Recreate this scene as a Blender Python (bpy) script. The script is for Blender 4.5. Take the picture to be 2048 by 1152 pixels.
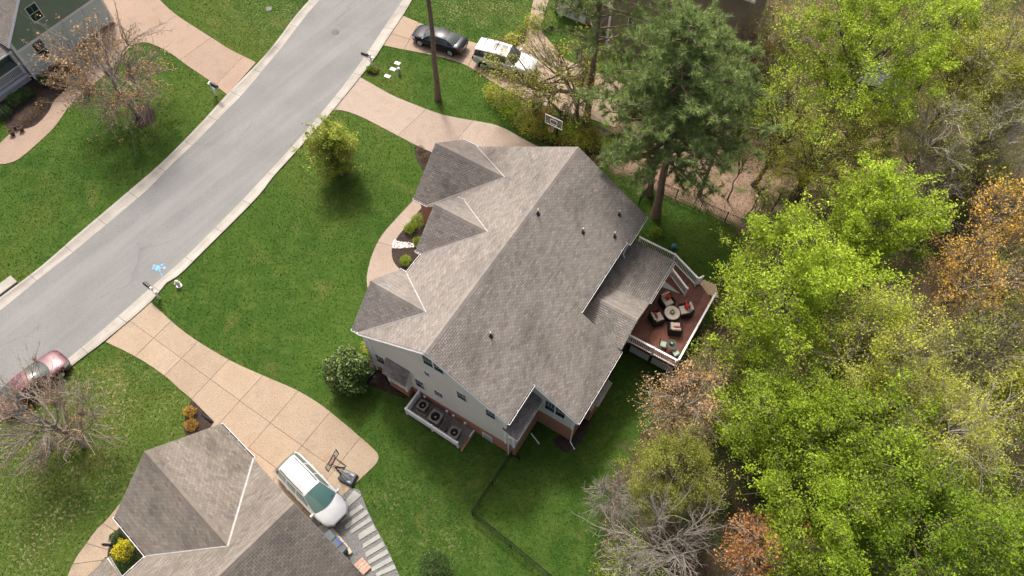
import bpy, bmesh, math, random
import numpy as np
from mathutils import Vector, Matrix
rnd = random.Random(7)
rng = np.random.default_rng(11)
scene = bpy.context.scene
for o in list(bpy.data.objects): bpy.data.objects.remove(o)
C = scene.collection
R = math.radians
# ------------------------------------------------------------------ camera, sky, sun, exposure
CAM_H, CAM_F, CAM_P = 45.0, 1472.0, R(60.21)          # height, focal length in photo pixels, tilt below the horizon
cam = bpy.data.cameras.new('camera'); camo = bpy.data.objects.new('camera', cam); C.objects.link(camo)
camo.location = (0, 0, CAM_H); camo.rotation_euler = (math.pi/2 - CAM_P, 0, 0)
cam.sensor_width = 36; cam.lens = CAM_F/2048*36; cam.clip_end = 2000; cam.clip_start = .5
scene.camera = camo
SUN = Vector((-.178, .663, 1.0)).normalized()          # towards the sun
SUN_EL = math.asin(SUN.z); SUN_AZ = math.atan2(SUN.x, SUN.y)
world = bpy.data.worlds.new('World'); scene.world = world; world.use_nodes = True
nt = world.node_tree; nt.nodes.clear()
sky = nt.nodes.new('ShaderNodeTexSky'); sky.sky_type = 'NISHITA'; sky.sun_disc = False
sky.sun_elevation = SUN_EL; sky.sun_rotation = SUN_AZ; sky.dust_density = 7.0; sky.air_density = .4; sky.ozone_density = 0
bg = nt.nodes.new('ShaderNodeBackground'); bg.inputs['Strength'].default_value = .15
wo = nt.nodes.new('ShaderNodeOutputWorld')
nt.links.new(sky.outputs[0], bg.inputs[0]); nt.links.new(bg.outputs[0], wo.inputs[0])
sun = bpy.data.lights.new('sun', 'SUN'); sun.energy = 2.05; sun.angle = R(8.0); sun.color = (1, .98, .925)
suno = bpy.data.objects.new('sun', sun); C.objects.link(suno)
suno.rotation_euler = SUN.to_track_quat('Z', 'Y').to_euler()
vs = scene.view_settings; vs.view_transform = 'Standard'; vs.look = 'None'; vs.gamma = 1; vs.exposure = .72
vs.use_curve_mapping = False
# ------------------------------------------------------------------ photo pixel -> place
FW = np.array([0, math.cos(CAM_P), -math.sin(CAM_P)]); UP = np.array([0, math.sin(CAM_P), math.cos(CAM_P)]); RT = np.array([1., 0, 0])
TH = R(58.24)                                          # direction of the main house's ridge
EA = np.array([math.cos(TH), math.sin(TH)]); EB = np.array([math.sin(TH), -math.cos(TH)])
KB = [-400.] + [-17.5 + 1.05*i for i in range(11)] + [20., 60., 400.]
def _s(t): t = max(0, min(1, t)); return t*t*(3-2*t)
KZ = [0.] + [-1.0*_s((b+17.5)/10.5) for b in KB[1:12]] + [-2.2, -3.4, -3.4]
def gz(x, y): return float(np.interp(x*EB[0] + y*EB[1], KB, KZ))
def gzv(x, y): return np.interp(x*EB[0] + y*EB[1], KB, KZ)
def ray(u, v): return FW + (u-1024)/CAM_F*RT + (576-v)/CAM_F*UP
def px(u, v, z=None):
    d = ray(u, v)
    if z is not None:
        t = (z-CAM_H)/d[2]; return (d[0]*t, d[1]*t)
    zz = 0.
    for _ in range(12):
        t = (zz-CAM_H)/d[2]; x, y = d[0]*t, d[1]*t; zz = gz(x, y)
    return (x, y)
def pxs(l, z=None): return [px(u, v, z) for u, v in l]
def p3(u, v): x, y = px(u, v); return (x, y, gz(x, y))
def ang(q0, q1):
    (x0, y0), (x1, y1) = px(*q0), px(*q1); return math.atan2(y1-y0, x1-x0)
def cr(pts, n=5):                                     # smooth curve through points
    out = []; P = [pts[0]] + list(pts) + [pts[-1]]
    for i in range(1, len(P)-2):
        p0, p1, p2, q3 = [np.array(P[i+k]) for k in (-1, 0, 1, 2)]
        for k in range(n):
            t = k/n; out.append(tuple(.5*((2*p1) + (p2-p0)*t + (2*p0-5*p1+4*p2-q3)*t*t + (3*p1-p0-3*p2+q3)*t**3)))
    out.append(tuple(pts[-1])); return out
def inpoly(xs, ys, poly):
    xs = np.asarray(xs); ys = np.asarray(ys); ins = np.zeros(xs.shape, bool); n = len(poly)
    for i in range(n):
        x0, y0 = poly[i]; x1, y1 = poly[(i+1) % n]
        if y0 == y1: continue
        c = ((y0 > ys) != (y1 > ys)) & (xs < (x1-x0)*(ys-y0)/(y1-y0)+x0); ins ^= c
    return ins
def clip(poly, conv):                                 # polygon against a convex counter-clockwise one
    out = list(poly)
    for i in range(len(conv)):
        a, b = conv[i], conv[(i+1) % len(conv)]; inp = out; out = []
        f = lambda p: (b[0]-a[0])*(p[1]-a[1])-(b[1]-a[1])*(p[0]-a[0])
        for j in range(len(inp)):
            p, q = inp[j-1], inp[j]; fp, fq = f(p), f(q)
            if (fp >= 0) != (fq >= 0):
                t = fp/(fp-fq); out.append((p[0]+(q[0]-p[0])*t, p[1]+(q[1]-p[1])*t))
            if fq >= 0: out.append(q)
        if not out: return []
    return out
def tris(poly):
    from mathutils.geometry import tessellate_polygon
    return [ccw([poly[i] for i in t]) for t in tessellate_polygon([[Vector((x, y, 0)) for x, y in poly]])]
def area2(p): return sum(p[i-1][0]*p[i][1]-p[i][0]*p[i-1][1] for i in range(len(p)))
def ccw(p): return list(p) if area2(p) > 0 else list(p)[::-1]
# ------------------------------------------------------------------ materials
MATS = {}
def mat(name, c1, c2=None, rough=.8, sc=3., bump=0., bsc=40., spec=.25, metal=0., tone=0., trans=0., fine=None, coat=0., detail=4, contrast=(.35, .65), rand=0., stain=None, cracks=None):
    if name in MATS: return MATS[name]
    m = bpy.data.materials.new(name); m.use_nodes = True; MATS[name] = m
    t = m.node_tree; N = t.nodes; L = t.links; b = N['Principled BSDF']
    b.inputs['Roughness'].default_value = rough; b.inputs['Specular IOR Level'].default_value = spec
    b.inputs['Metallic'].default_value = metal; b.inputs['Coat Weight'].default_value = coat; b.inputs['Coat Roughness'].default_value = .05
    geo = N.new('ShaderNodeNewGeometry')
    def noise(s, d=4):
        n = N.new('ShaderNodeTexNoise'); n.inputs['Scale'].default_value = s; n.inputs['Detail'].default_value = d
        L.new(geo.outputs['Position'], n.inputs['Vector']); return n.outputs['Fac']
    def ramp(f, a, bb):
        r = N.new('ShaderNodeMapRange'); r.inputs['From Min'].default_value = a; r.inputs['From Max'].default_value = bb
        L.new(f, r.inputs['Value']); return r.outputs[0]
    def mix(f, a, bb, mode='MIX'):
        x = N.new('ShaderNodeMix'); x.data_type = 'RGBA'; x.blend_type = mode
        for i, v in ((0, f), (6, a), (7, bb)):
            if hasattr(v, 'links'): L.new(v, x.inputs[i])
            else: x.inputs[i].default_value = v if i == 0 else ((*v, 1) if len(v) == 3 else v)
        return x.outputs[2]
    col = c1
    if c2 is not None: col = mix(ramp(noise(sc, detail), *contrast), c1, c2)
    if fine: col = mix(ramp(noise(fine[0], 2), .3, .7), col, fine[1]) if len(fine) == 2 else mix(ramp(noise(fine[0], 2), fine[2], fine[3]), col, fine[1])
    if stain:                                          # worn or stained patches: (scale, colour, from, to, strength, stretch angle, stretch)
        ssc, scol, s0, s1, sst, sa, sx = stain; m0 = N.new('ShaderNodeMapping'); m0.inputs['Rotation'].default_value = (0, 0, -sa); L.new(geo.outputs['Position'], m0.inputs[0]); mp = N.new('ShaderNodeMapping'); mp.inputs['Scale'].default_value = (ssc*sx, ssc, ssc); L.new(m0.outputs[0], mp.inputs[0])
        sn = N.new('ShaderNodeTexNoise'); sn.inputs['Scale'].default_value = 1; sn.inputs['Detail'].default_value = 7; sn.inputs['Roughness'].default_value = .6; L.new(mp.outputs[0], sn.inputs['Vector'])
        r = N.new('ShaderNodeMapRange'); r.inputs['From Min'].default_value = s0; r.inputs['From Max'].default_value = s1; r.inputs['To Max'].default_value = sst; L.new(sn.outputs['Fac'], r.inputs['Value']); col = mix(r.outputs[0], col, scol)
    if cracks:                                         # thin dark cracks: (scale, width, colour)
        nz = N.new('ShaderNodeTexNoise'); nz.inputs['Scale'].default_value = 1.2; nz.inputs['Detail'].default_value = 5; L.new(geo.outputs['Position'], nz.inputs['Vector']); vm = N.new('ShaderNodeVectorMath'); vm.operation = 'MULTIPLY_ADD'; vm.inputs[1].default_value = (1.1, 1.1, 0); L.new(nz.outputs['Color'], vm.inputs[0]); L.new(geo.outputs['Position'], vm.inputs[2])
        vo = N.new('ShaderNodeTexVoronoi'); vo.feature = 'DISTANCE_TO_EDGE'; vo.inputs['Scale'].default_value = cracks[0]; L.new(vm.outputs[0], vo.inputs['Vector'])
        r = N.new('ShaderNodeMapRange'); r.inputs['From Min'].default_value = 0; r.inputs['From Max'].default_value = cracks[1]; r.inputs['To Min'].default_value = .28; r.inputs['To Max'].default_value = 0; L.new(vo.outputs['Distance'], r.inputs['Value'])
        k2 = N.new('ShaderNodeMath'); k2.operation = 'MULTIPLY'; L.new(r.outputs[0], k2.inputs[0]); L.new(ramp(noise(.25, 3), .48, .6), k2.inputs[1]); col = mix(k2.outputs[0], col, cracks[2])
    if rand:
        oi = N.new('ShaderNodeObjectInfo'); r = N.new('ShaderNodeMapRange'); r.inputs['To Min'].default_value = 1-rand; r.inputs['To Max'].default_value = 1+rand; L.new(oi.outputs['Random'], r.inputs['Value']); v = N.new('ShaderNodeVectorMath'); v.operation = 'SCALE'
        L.new(col, v.inputs[0]); L.new(r.outputs[0], v.inputs['Scale']); col = v.outputs[0]
    if tone:
        a = N.new('ShaderNodeAttribute'); a.attribute_name = 'tone'
        r = N.new('ShaderNodeMapRange'); r.inputs['To Min'].default_value = 1-tone; r.inputs['To Max'].default_value = 1+tone
        L.new(a.outputs['Fac'], r.inputs['Value']); v = N.new('ShaderNodeVectorMath'); v.operation = 'SCALE'
        L.new(col, v.inputs[0]) if hasattr(col, 'links') else v.inputs[0].__setattr__('default_value', col)
        L.new(r.outputs[0], v.inputs['Scale']); col = v.outputs[0]
    if hasattr(col, 'links'): L.new(col, b.inputs['Base Color'])
    else: b.inputs['Base Color'].default_value = (*col, 1)
    if bump:
        bp = N.new('ShaderNodeBump'); bp.inputs['Strength'].default_value = bump; bp.inputs['Distance'].default_value = .02
        L.new(noise(bsc, 3), bp.inputs['Height']); L.new(bp.outputs[0], b.inputs['Normal'])
    if trans:
        tr = N.new('ShaderNodeBsdfTranslucent'); ms = N.new('ShaderNodeMixShader'); ms.inputs[0].default_value = trans
        L.new(col, tr.inputs[0]) if hasattr(col, 'links') else tr.inputs[0].__setattr__('default_value', (*col, 1))
        L.new(b.outputs[0], ms.inputs[1]); L.new(tr.outputs[0], ms.inputs[2]); L.new(ms.outputs[0], N['Material Output'].inputs[0])
    m['_'] = 1
    return m
def glass_mat(name, col=(.02, .03, .035), rough=.04):
    return mat(name, col, rough=rough, spec=.9, coat=.6)
# ------------------------------------------------------------------ mesh helpers
class MB:
    """collects shapes; build() links them as ONE mesh object"""
    def __init__(s): s.v = []; s.f = []; s.t = []; s.M = None
    def add(s, vs_, fs, tone=.5):
        k = len(s.v)
        if s.M is not None: vs_ = [tuple(s.M @ Vector(p)) for p in vs_]
        s.v += [tuple(p) for p in vs_]; s.f += [tuple(k+i for i in f) for f in fs]; s.t += [tone]*len(fs); return s
    def box(s, x0, x1, y0, y1, z0, z1, tone=.5):
        return s.add([(x0, y0, z0), (x1, y0, z0), (x1, y1, z0), (x0, y1, z0), (x0, y0, z1), (x1, y0, z1), (x1, y1, z1), (x0, y1, z1)],
                     [(0, 3, 2, 1), (4, 5, 6, 7), (0, 1, 5, 4), (1, 2, 6, 5), (2, 3, 7, 6), (3, 0, 4, 7)], tone)
    def bbox(s, x0, x1, y0, y1, z0, z1, b=.02):        # bevelled box: chamfered vertical and top edges
        P = [(x0+b, y0), (x1-b, y0), (x1, y0+b), (x1, y1-b), (x1-b, y1), (x0+b, y1), (x0, y1-b), (x0, y0+b)]
        cx, cy = (x0+x1)/2, (y0+y1)/2
        I = [(x+(b*.8 if x < cx else -b*.8), y+(b*.8 if y < cy else -b*.8)) for x, y in P]
        vv = [(x, y, z0) for x, y in P]+[(x, y, z1-b) for x, y in P]+[(x, y, z1) for x, y in I]
        ff = [tuple(range(7, -1, -1)), tuple(range(16, 24))]
        for k in (0, 8): ff += [(k+i, k+(i+1) % 8, k+8+(i+1) % 8, k+8+i) for i in range(8)]
        return s.add(vv, ff)
    def prism(s, poly, z0, z1, tone=.5):
        p = ccw(poly); n = len(p)
        return s.add([(x, y, z0) for x, y in p]+[(x, y, z1) for x, y in p], [tuple(range(n-1, -1, -1)), tuple(range(n, 2*n))]+[(i, (i+1) % n, n+(i+1) % n, n+i) for i in range(n)], tone)
    def slab(s, pts, th):                              # plane polygon with thickness straight down
        n = len(pts); return s.add(list(pts)+[(x, y, z-th) for x, y, z in pts], [tuple(range(n)), tuple(range(2*n-1, n-1, -1))]+[(i, n+i, n+(i+1) % n, (i+1) % n) for i in range(n)])
    def tube(s, pts, rad, n=6, cap=True, tone=.5):
        pts = [Vector(p) for p in pts]; m = len(pts)
        if not hasattr(rad, '__len__'): rad = [rad]*m
        vv = []; ff = []
        for i, p in enumerate(pts):
            d = (pts[min(i+1, m-1)]-pts[max(i-1, 0)]).normalized(); a = d.orthogonal().normalized() if abs(d.z) < .99 else Vector((1, 0, 0))
            if abs(d.z) < .9: a = d.cross(Vector((0, 0, 1))).normalized()
            else: a = d.cross(Vector((0, 1, 0))).normalized()
            b = d.cross(a)
            vv += [tuple(p+(a*math.cos(2*math.pi*k/n)+b*math.sin(2*math.pi*k/n))*rad[i]) for k in range(n)]
        for i in range(m-1): ff += [(i*n+k, i*n+(k+1) % n, (i+1)*n+(k+1) % n, (i+1)*n+k) for k in range(n)]
        if cap: ff += [tuple(range(n-1, -1, -1)), tuple(range((m-1)*n, m*n))]
        return s.add(vv, ff, tone)
    def lathe(s, prof, n=16, c=(0, 0, 0), tone=.5):    # (radius, z) profile
        vv = []; ff = []; m = len(prof)
        for r, z in prof: vv += [(c[0]+r*math.cos(2*math.pi*k/n), c[1]+r*math.sin(2*math.pi*k/n), c[2]+z) for k in range(n)]
        for i in range(m-1): ff += [(i*n+k, i*n+(k+1) % n, (i+1)*n+(k+1) % n, (i+1)*n+k) for k in range(n)]
        ff += [tuple(range(n-1, -1, -1)), tuple(range((m-1)*n, m*n))]
        return s.add(vv, ff, tone)
    def torus(s, c, r, w, n=20, k=6, axis='z'):
        vv = []; ff = []
        for i in range(n):
            A = 2*math.pi*i/n
            for j in range(k):
                B = 2*math.pi*j/k; q = (r+w*math.cos(B)); p = (q*math.cos(A), q*math.sin(A), w*math.sin(B))
                if axis == 'y': p = (p[0], p[2], p[1])
                if axis == 'x': p = (p[2], p[0], p[1])
                vv.append((c[0]+p[0], c[1]+p[1], c[2]+p[2]))
        for i in range(n):
            for j in range(k): ff.append((i*k+j, ((i+1) % n)*k+j, ((i+1) % n)*k+(j+1) % k, i*k+(j+1) % k))
        return s.add(vv, ff)
    def grid(s, rows, closed=False):                   # rows of points -> quads
        m, n = len(rows), len(rows[0]); vv = [p for r in rows for p in r]
        ff = [(i*n+j, i*n+(j+1) % n, (i+1)*n+(j+1) % n, (i+1)*n+j) for i in range(m-1) for j in range(n if closed else n-1)]
        return s.add(vv, ff)
    def build(s, name, m, parent=None, smooth=False, off=None, fix=True):
        me = bpy.data.meshes.new(name); v = s.v
        if off is not None: v = [(x-off[0], y-off[1], z-(off[2] if len(off) > 2 else 0)) for x, y, z in v]
        me.from_pydata(v, [], s.f); me.materials.append(m)
        a = me.attributes.new('tone', 'FLOAT', 'FACE'); a.data.foreach_set('value', s.t)
        if fix:
            bm = bmesh.new(); bm.from_mesh(me); bmesh.ops.recalc_face_normals(bm, faces=bm.faces); bm.to_mesh(me); bm.free()
        if smooth: me.polygons.foreach_set('use_smooth', [True]*len(me.polygons))
        o = bpy.data.objects.new(name, me); C.objects.link(o)
        if parent: o.parent = parent
        return o
def tag(o, label=None, cat=None, group=None, kind=None):
    for k, v in (('label', label), ('category', cat), ('group', group), ('kind', kind)):
        if v: o[k] = v
    return o
def thing(name, loc, rz, label, cat, group=None):
    o = bpy.data.objects.new(name, None); C.objects.link(o); o.location = loc; o.rotation_euler = (0, 0, rz); o.empty_display_size = .3
    return tag(o, label, cat, group)
def inst(src, parent=None, loc=None, rot=None, name=None):
    o = src.copy(); C.objects.link(o)
    if parent is not None: o.parent = parent
    if loc is not None: o.location = loc
    if rot is not None: o.rotation_euler = rot
    return o
def dup(root, loc, rz, label=None, group=None):
    r = inst(root, None, loc, (0, 0, rz))
    if label: r['label'] = label
    if group: r['group'] = group
    for ch in list(root.children):
        c = inst(ch, r)
        for g in ch.children: inst(g, c)
    return r
def sheet_bm(poly, off, th=0.):
    bm = bmesh.new()
    if not hasattr(poly[0][0], '__len__'): poly = tris(poly)
    if True:
        for q in poly: bm.faces.new([bm.verts.new((x, y, 0)) for x, y in ccw(q)])
        bmesh.ops.remove_doubles(bm, verts=bm.verts[:], dist=1e-4)
        bmesh.ops.dissolve_degenerate(bm, edges=bm.edges[:], dist=1e-4)
        bmesh.ops.triangulate(bm, faces=bm.faces[:])
    for b in KB[1:13]:
        co = Vector((EB[0]*b, EB[1]*b, 0)); bmesh.ops.bisect_plane(bm, geom=bm.verts[:]+bm.edges[:]+bm.faces[:], plane_co=co, plane_no=Vector((EB[0], EB[1], 0)), dist=1e-4)
    for v in bm.verts: v.co.z = gz(v.co.x, v.co.y)+off
    for f in bm.faces:
        if f.normal.z < 0: f.normal_flip()
    bm.normal_update()
    for f in bm.faces[:]:
        f.normal_update()
        if f.normal.z < 0: f.normal_flip()
    if th:
        be = [e for e in bm.edges if len(e.link_faces) == 1]; low = {}
        for e in be:
            f = e.link_faces[0]
            for l in f.loops:
                if l.edge == e: a, b = l.vert, l.link_loop_next.vert
            for v in (a, b):
                if v not in low: low[v] = bm.verts.new((v.co.x, v.co.y, v.co.z-th))
            bm.faces.new((b, a, low[a], low[b]))
    return bm
def sheet(name, poly, off, m, th=0., parent=None, kind='structure', center=False):
    bm = sheet_bm(poly, off, th); me = bpy.data.meshes.new(name); bm.to_mesh(me); bm.free(); me.materials.append(m)
    o = bpy.data.objects.new(name, me); C.objects.link(o)
    if parent: o.parent = parent
    elif kind: o['kind'] = kind
    return o
# ------------------------------------------------------------------ road and curbs (edges traced on the ground plane)
def ext(l, d0=45, d1=45):                              # carry a line on beyond the frame
    a, b, c, d = np.array(l[0]), np.array(l[1]), np.array(l[-2]), np.array(l[-1])
    return [tuple(a+(a-b)/np.linalg.norm(a-b)*d0)]+list(l)+[tuple(d+(d-c)/np.linalg.norm(d-c)*d1)]
RL_in = ext(cr(pxs([(0, 622), (31, 597), (87, 551), (140, 510), (176, 480), (290, 384), (340, 333), (400, 276), (445, 229), (485, 189), (533.7, 131), (570, 87), (608, 36.5), (639.6, 0)]), 4))
RL_out = ext(cr(pxs([(0, 597), (20, 582), (76, 540), (128.6, 495), (145, 480), (258, 384), (328, 323), (403, 247), (455, 190), (519.8, 124), (554.5, 83), (587.5, 38), (620.5, 0)]), 4))
RR_in = ext(cr(pxs([(0, 823), (60, 778), (132, 721), (153, 704), (207.7, 658), (264, 608.6), (320, 559), (376, 509.7), (485, 400), (521.5, 361), (566.7, 312.5), (643, 225.7), (698.6, 156), (733, 107.6), (775, 45), (794, 17)]), 4))
RR_out = ext(cr(pxs([(0, 846), (92, 773.5), (128.6, 745.5), (165, 717), (210, 683), (302, 605), (331, 569), (359.4, 551), (400, 511), (511, 400), (545.8, 356), (584, 314), (629, 264), (668, 220), (721, 155), (747, 121.5), (767, 91), (806, 32), (820, 8.7)]), 4))
asphalt = mat('asphalt', (.186, .187, .181), (.218, .218, .211), rough=.92, sc=.35, bump=.4, bsc=60, fine=(24, (.115, .115, .112), .47, .78), detail=9, stain=(.6, (.255, .253, .243), .47, .70, .6, R(52), .05), cracks=(.11, .006, (.07, .07, .07)))
concrete = mat('curb_concrete', (.32, .30, .26), (.39, .365, .32), rough=.9, sc=.9, bump=.2, bsc=50, fine=(9, (.25, .23, .20), .52, .95), rand=.06, stain=(.9, (.20, .185, .16), .5, .75, .7, R(50), .2))
def agg(name, a, b, c):
    return mat(name, a, b, rough=.9, sc=.5, bump=.5, bsc=70, fine=(21, c, .44, .72), detail=10, rand=.07, stain=(.5, tuple(x*.62 for x in a), .52, .75, .75, 0, 1), cracks=(.16, .004, (.10, .07, .05)))
agg_pink = agg('pink_aggregate', (.33, .268, .215), (.395, .328, .27), (.22, .155, .115))
agg_tan = agg('tan_aggregate', (.325, .258, .185), (.39, .318, .238), (.24, .16, .10))
agg_left = agg('orange_aggregate', (.295, .22, .165), (.355, .272, .21), (.21, .14, .10))
agg_top = agg('beige_concrete', (.31, .235, .17), (.37, .29, .215), (.24, .175, .125))
joint_mat = mat('dark_joint', (.10, .075, .055), rough=.95)
mulch = mat('mulch', (.045, .033, .027), (.085, .06, .048), rough=.97, sc=6, bump=1., bsc=30, fine=(22, (.02, .015, .012)))
gravel_mat = mat('grey_gravel', (.19, .19, .19), (.30, .29, .28), rough=.95, sc=14, bump=1., bsc=30, fine=(24, (.08, .08, .085)))
road = sheet('road', RL_in+RR_in[::-1], .018, asphalt)
def near(poly, p): d = [math.hypot(q[0]-p[0], q[1]-p[1]) for q in poly]; return int(np.argmin(d))
def arclen(l):
    l = np.array(l); return np.concatenate([[0], np.cumsum(np.linalg.norm(np.diff(l, axis=0), axis=1))])
def sampler(l):
    l = np.array(l); s = arclen(l); return s[-1], lambda t: np.array([np.interp(t, s, l[:, 0]), np.interp(t, s, l[:, 1])])
def curb(name, inn, out):
    root = bpy.data.objects.new(name, None); C.objects.link(root); root['kind'] = 'structure'
    Lo, fo = sampler(inn); oo = np.array(out); n = 0; t = 0.
    def outer(q, tan):
        nn = np.array([-tan[1], tan[0]]); best = None           # point of the outer line straight across
        for i in range(len(oo)-1):
            a, b = oo[i], oo[i+1]; M_ = np.array([nn, -(b-a)]).T
            if abs(np.linalg.det(M_)) < 1e-9: continue
            s_, r_ = np.linalg.solve(M_, a-q)
            if -.01 <= r_ <= 1.01 and abs(s_) < 2 and (best is None or abs(s_) < abs(best)): best = s_
        return (q+nn*best) if best is not None else None
    prof = [(0, .022), (.42, .012), (.62, .045), (.80, .10), (1.0, .10)]
    while t < Lo:
        t1 = min(t+3.0, Lo); rows = []
        for k in range(5):
            s = t+.012+(t1-t-.024)*k/4; q = fo(s); tan = fo(min(s+.1, Lo))-fo(max(s-.1, 0)); tan /= np.linalg.norm(tan); e = outer(q, tan)
            if e is None: rows = []; break
            r_ = [(*(q+(e-q)*w), z) for w, z in prof]; rows.append(r_+[(r_[-1][0], r_[-1][1], -.05)])
        if rows: m_ = MB(); m_.grid(rows); m_.build('curb_segment', concrete, root)
        t = t1
    return root
curb('far_curb', RL_in, RL_out); curb('near_curb', RR_in, RR_out)
NOGRASS = [RL_out+RR_out[::-1]]
def surf(name, poly, off, m, th=.12, parent=None, keep=False):
    if not keep: NOGRASS.append(poly)
    return sheet(name, poly, off, m, th, parent)
# ------------------------------------------------------------------ driveways and walks
def halfcut(conv, p, q, s, gap):
    d = np.array(q)-np.array(p); d = d/np.linalg.norm(d); n_ = np.array([-d[1], d[0]])*s; a = np.array(p)+n_*gap
    return clip(conv, ccw([tuple(a-d*99), tuple(a+d*99), tuple(a+d*99+n_*99), tuple(a-d*99+n_*99)]))
def strip_cut(poly, lines, gap=.012):                  # cut a polygon by straight joints, leaving a gap; each piece is a list of convex polygons
    pieces = [tris(poly)]
    for (p, q) in lines:
        new = []
        for s in (1, -1):
            for pc in pieces:
                c_ = [h for h in (halfcut(t_, p, q, s, gap) for t_ in pc) if len(h) > 2 and abs(area2(h)) > 1e-5]
                if c_ and sum(abs(area2(h)) for h in c_) > .1: new.append(c_)
        pieces = new
    return pieces
def slabs(name, poly, pieces, m, off=.034):
    base = surf(name, poly, off-.02, joint_mat, .1)
    for pc in pieces: sheet('slab', pc, off, m, .05, base)
    return base
main_drive = cr(pxs([(721, 155), (754, 174), (789, 193), (830.6, 210), (876, 227), (914, 236), (955.6, 243), (990, 250), (1018, 262), (1046, 278), (1075, 293)]), 4)+pxs([(1130, 330), (1060, 420), (900, 380)])+cr(pxs([(872, 308), (830.6, 290), (761, 253.5), (719.4, 232.6), (688, 222), (668, 220)]), 4)
main_cut = strip_cut(main_drive, [(px(806, 262), px(868, 204)), (px(905, 290), px(955, 232))])
slabs('main_driveway', main_drive, main_cut, agg_pink)
walk = cr(pxs([(850, 372), (837.5, 386), (821, 407), (792, 438), (762.5, 473), (744, 511), (734.6, 548), (735, 573), (745, 600)]), 5)+pxs([(850, 580)])+cr(pxs([(802, 541), (789.6, 527.5), (784, 511), (785, 494), (796, 473), (817, 448), (846, 413), (875, 385)]), 5)
slabs('front_walk', walk, strip_cut(walk, [(px(740, 480), px(810, 500))]), agg_pink)
low_drive = pxs([(302, 605)])+cr(pxs([(351, 650), (392, 680.5), (462, 722), (534, 754.6), (560, 765.5), (600, 784), (645, 812), (692, 850), (719, 873), (745, 896)]), 4)+cr(pxs([(755, 907), (757, 916), (752, 928), (738.7, 941)]), 3)+pxs([(702, 976), (682, 994), (650, 1018), (622.5, 1041), (612, 1036), (560, 1000), (470, 950), (405, 880)])+cr(pxs([(429, 844), (383, 798), (359.5, 778.5), (329, 751), (274.5, 715), (212, 684)]), 4)
D0 = np.array([-24.282, 21.828]); dd = R(-33.963); D1 = np.array([math.cos(dd), math.sin(dd)]); D2 = np.array([math.sin(dd), -math.cos(dd)]); DL = 2.679
cells = []; LT = tris(low_drive)
for i in range(-2, 12):
    lat = [-9, 0, 9] if i < 4 else [-9, 0, 1.95, 9]
    for j in range(len(lat)-1):
        g = .014; c0 = D0+D1*(DL*i+g)+D2*(lat[j]+g); c1 = D0+D1*(DL*(i+1)-g)+D2*(lat[j]+g); c2 = D0+D1*(DL*(i+1)-g)+D2*(lat[j+1]-g); c3 = D0+D1*(DL*i+g)+D2*(lat[j+1]-g)
        c_ = [h for h in (clip(t_, ccw([tuple(c0), tuple(c1), tuple(c2), tuple(c3)])) for t_ in LT) if len(h) > 2 and abs(area2(h)) > 1e-5]
        if c_ and sum(abs(area2(h)) for h in c_) > .2: cells.append(c_)
slabs('lower_driveway', low_drive, cells, agg_tan)
low_walk = cr(pxs([(130, 1170), (136, 1152), (145, 1131), (158, 1108), (173, 1087.5), (194, 1059), (213.6, 1040), (240, 1008)]), 3)+pxs([(262, 1030)])+cr(pxs([(240.5, 1053), (231.5, 1065), (222.6, 1084.5), (217, 1098), (215, 1114), (213.6, 1137), (222, 1170)]), 3)
slabs('lower_walk', low_walk, strip_cut(low_walk, [(px(207, 1048), px(233, 1063)), (px(174, 1087), px(217, 1100)), (px(150, 1128), px(215, 1119)), (px(184, 1152), px(214, 1138))], .015), agg_tan)
left_drive = pxs([(512, 125)])+cr(pxs([(519.8, 124), (467, 103), (427, 78), (387, 53), (350, 28), (320, 0), (300, -30)]), 3)[3:]+pxs([(140, -60), (120, 10), (160, 75), (187, 128), (160, 147)])+cr(pxs([(133, 180), (110, 200), (100, 220), (87, 237), (70, 252), (50, 258), (27, 263), (0, 287), (-40, 320)]), 3)+cr(pxs([(-40, 345), (0, 329), (13, 328), (40, 317), (80, 283), (107, 257), (127, 230), (143, 207), (187, 170), (213, 147), (233, 123), (252, 103), (267, 90), (290, 85), (313, 92), (343, 108), (377, 133), (417, 160), (455, 190)]), 3)
slabs('left_driveway', left_drive, strip_cut(left_drive, [(px(483, 117), px(437, 165)), (px(417, 80), px(372, 112)), (px(340, 40), px(285, 75)), (px(215, 148), px(150, 105))]), agg_left)
top_drive = pxs([(767, 91), (806, 32)])+cr(pxs([(860, 55), (930, 80), (1010, 100), (1050, 85)]), 3)+pxs([(1060, 30), (1075, -30), (1110, -40), (1080, 60), (1130, 120), (1250, 170), (1230, 255)])+cr(pxs([(1180, 238), (1100, 215), (1040, 195), (975, 158), (930, 130), (870, 112), (800, 98)]), 3)
slabs('top_driveway', top_drive, strip_cut(top_drive, [(px(810, 96), px(840, 42)), (px(845, 106), px(872, 62)), (px(890, 118), px(912, 80)), (px(936, 134), px(958, 92)), (px(765, 62), px(1080, 160)), (px(1010, 190), px(1040, 90))], .018), agg_top)
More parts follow.
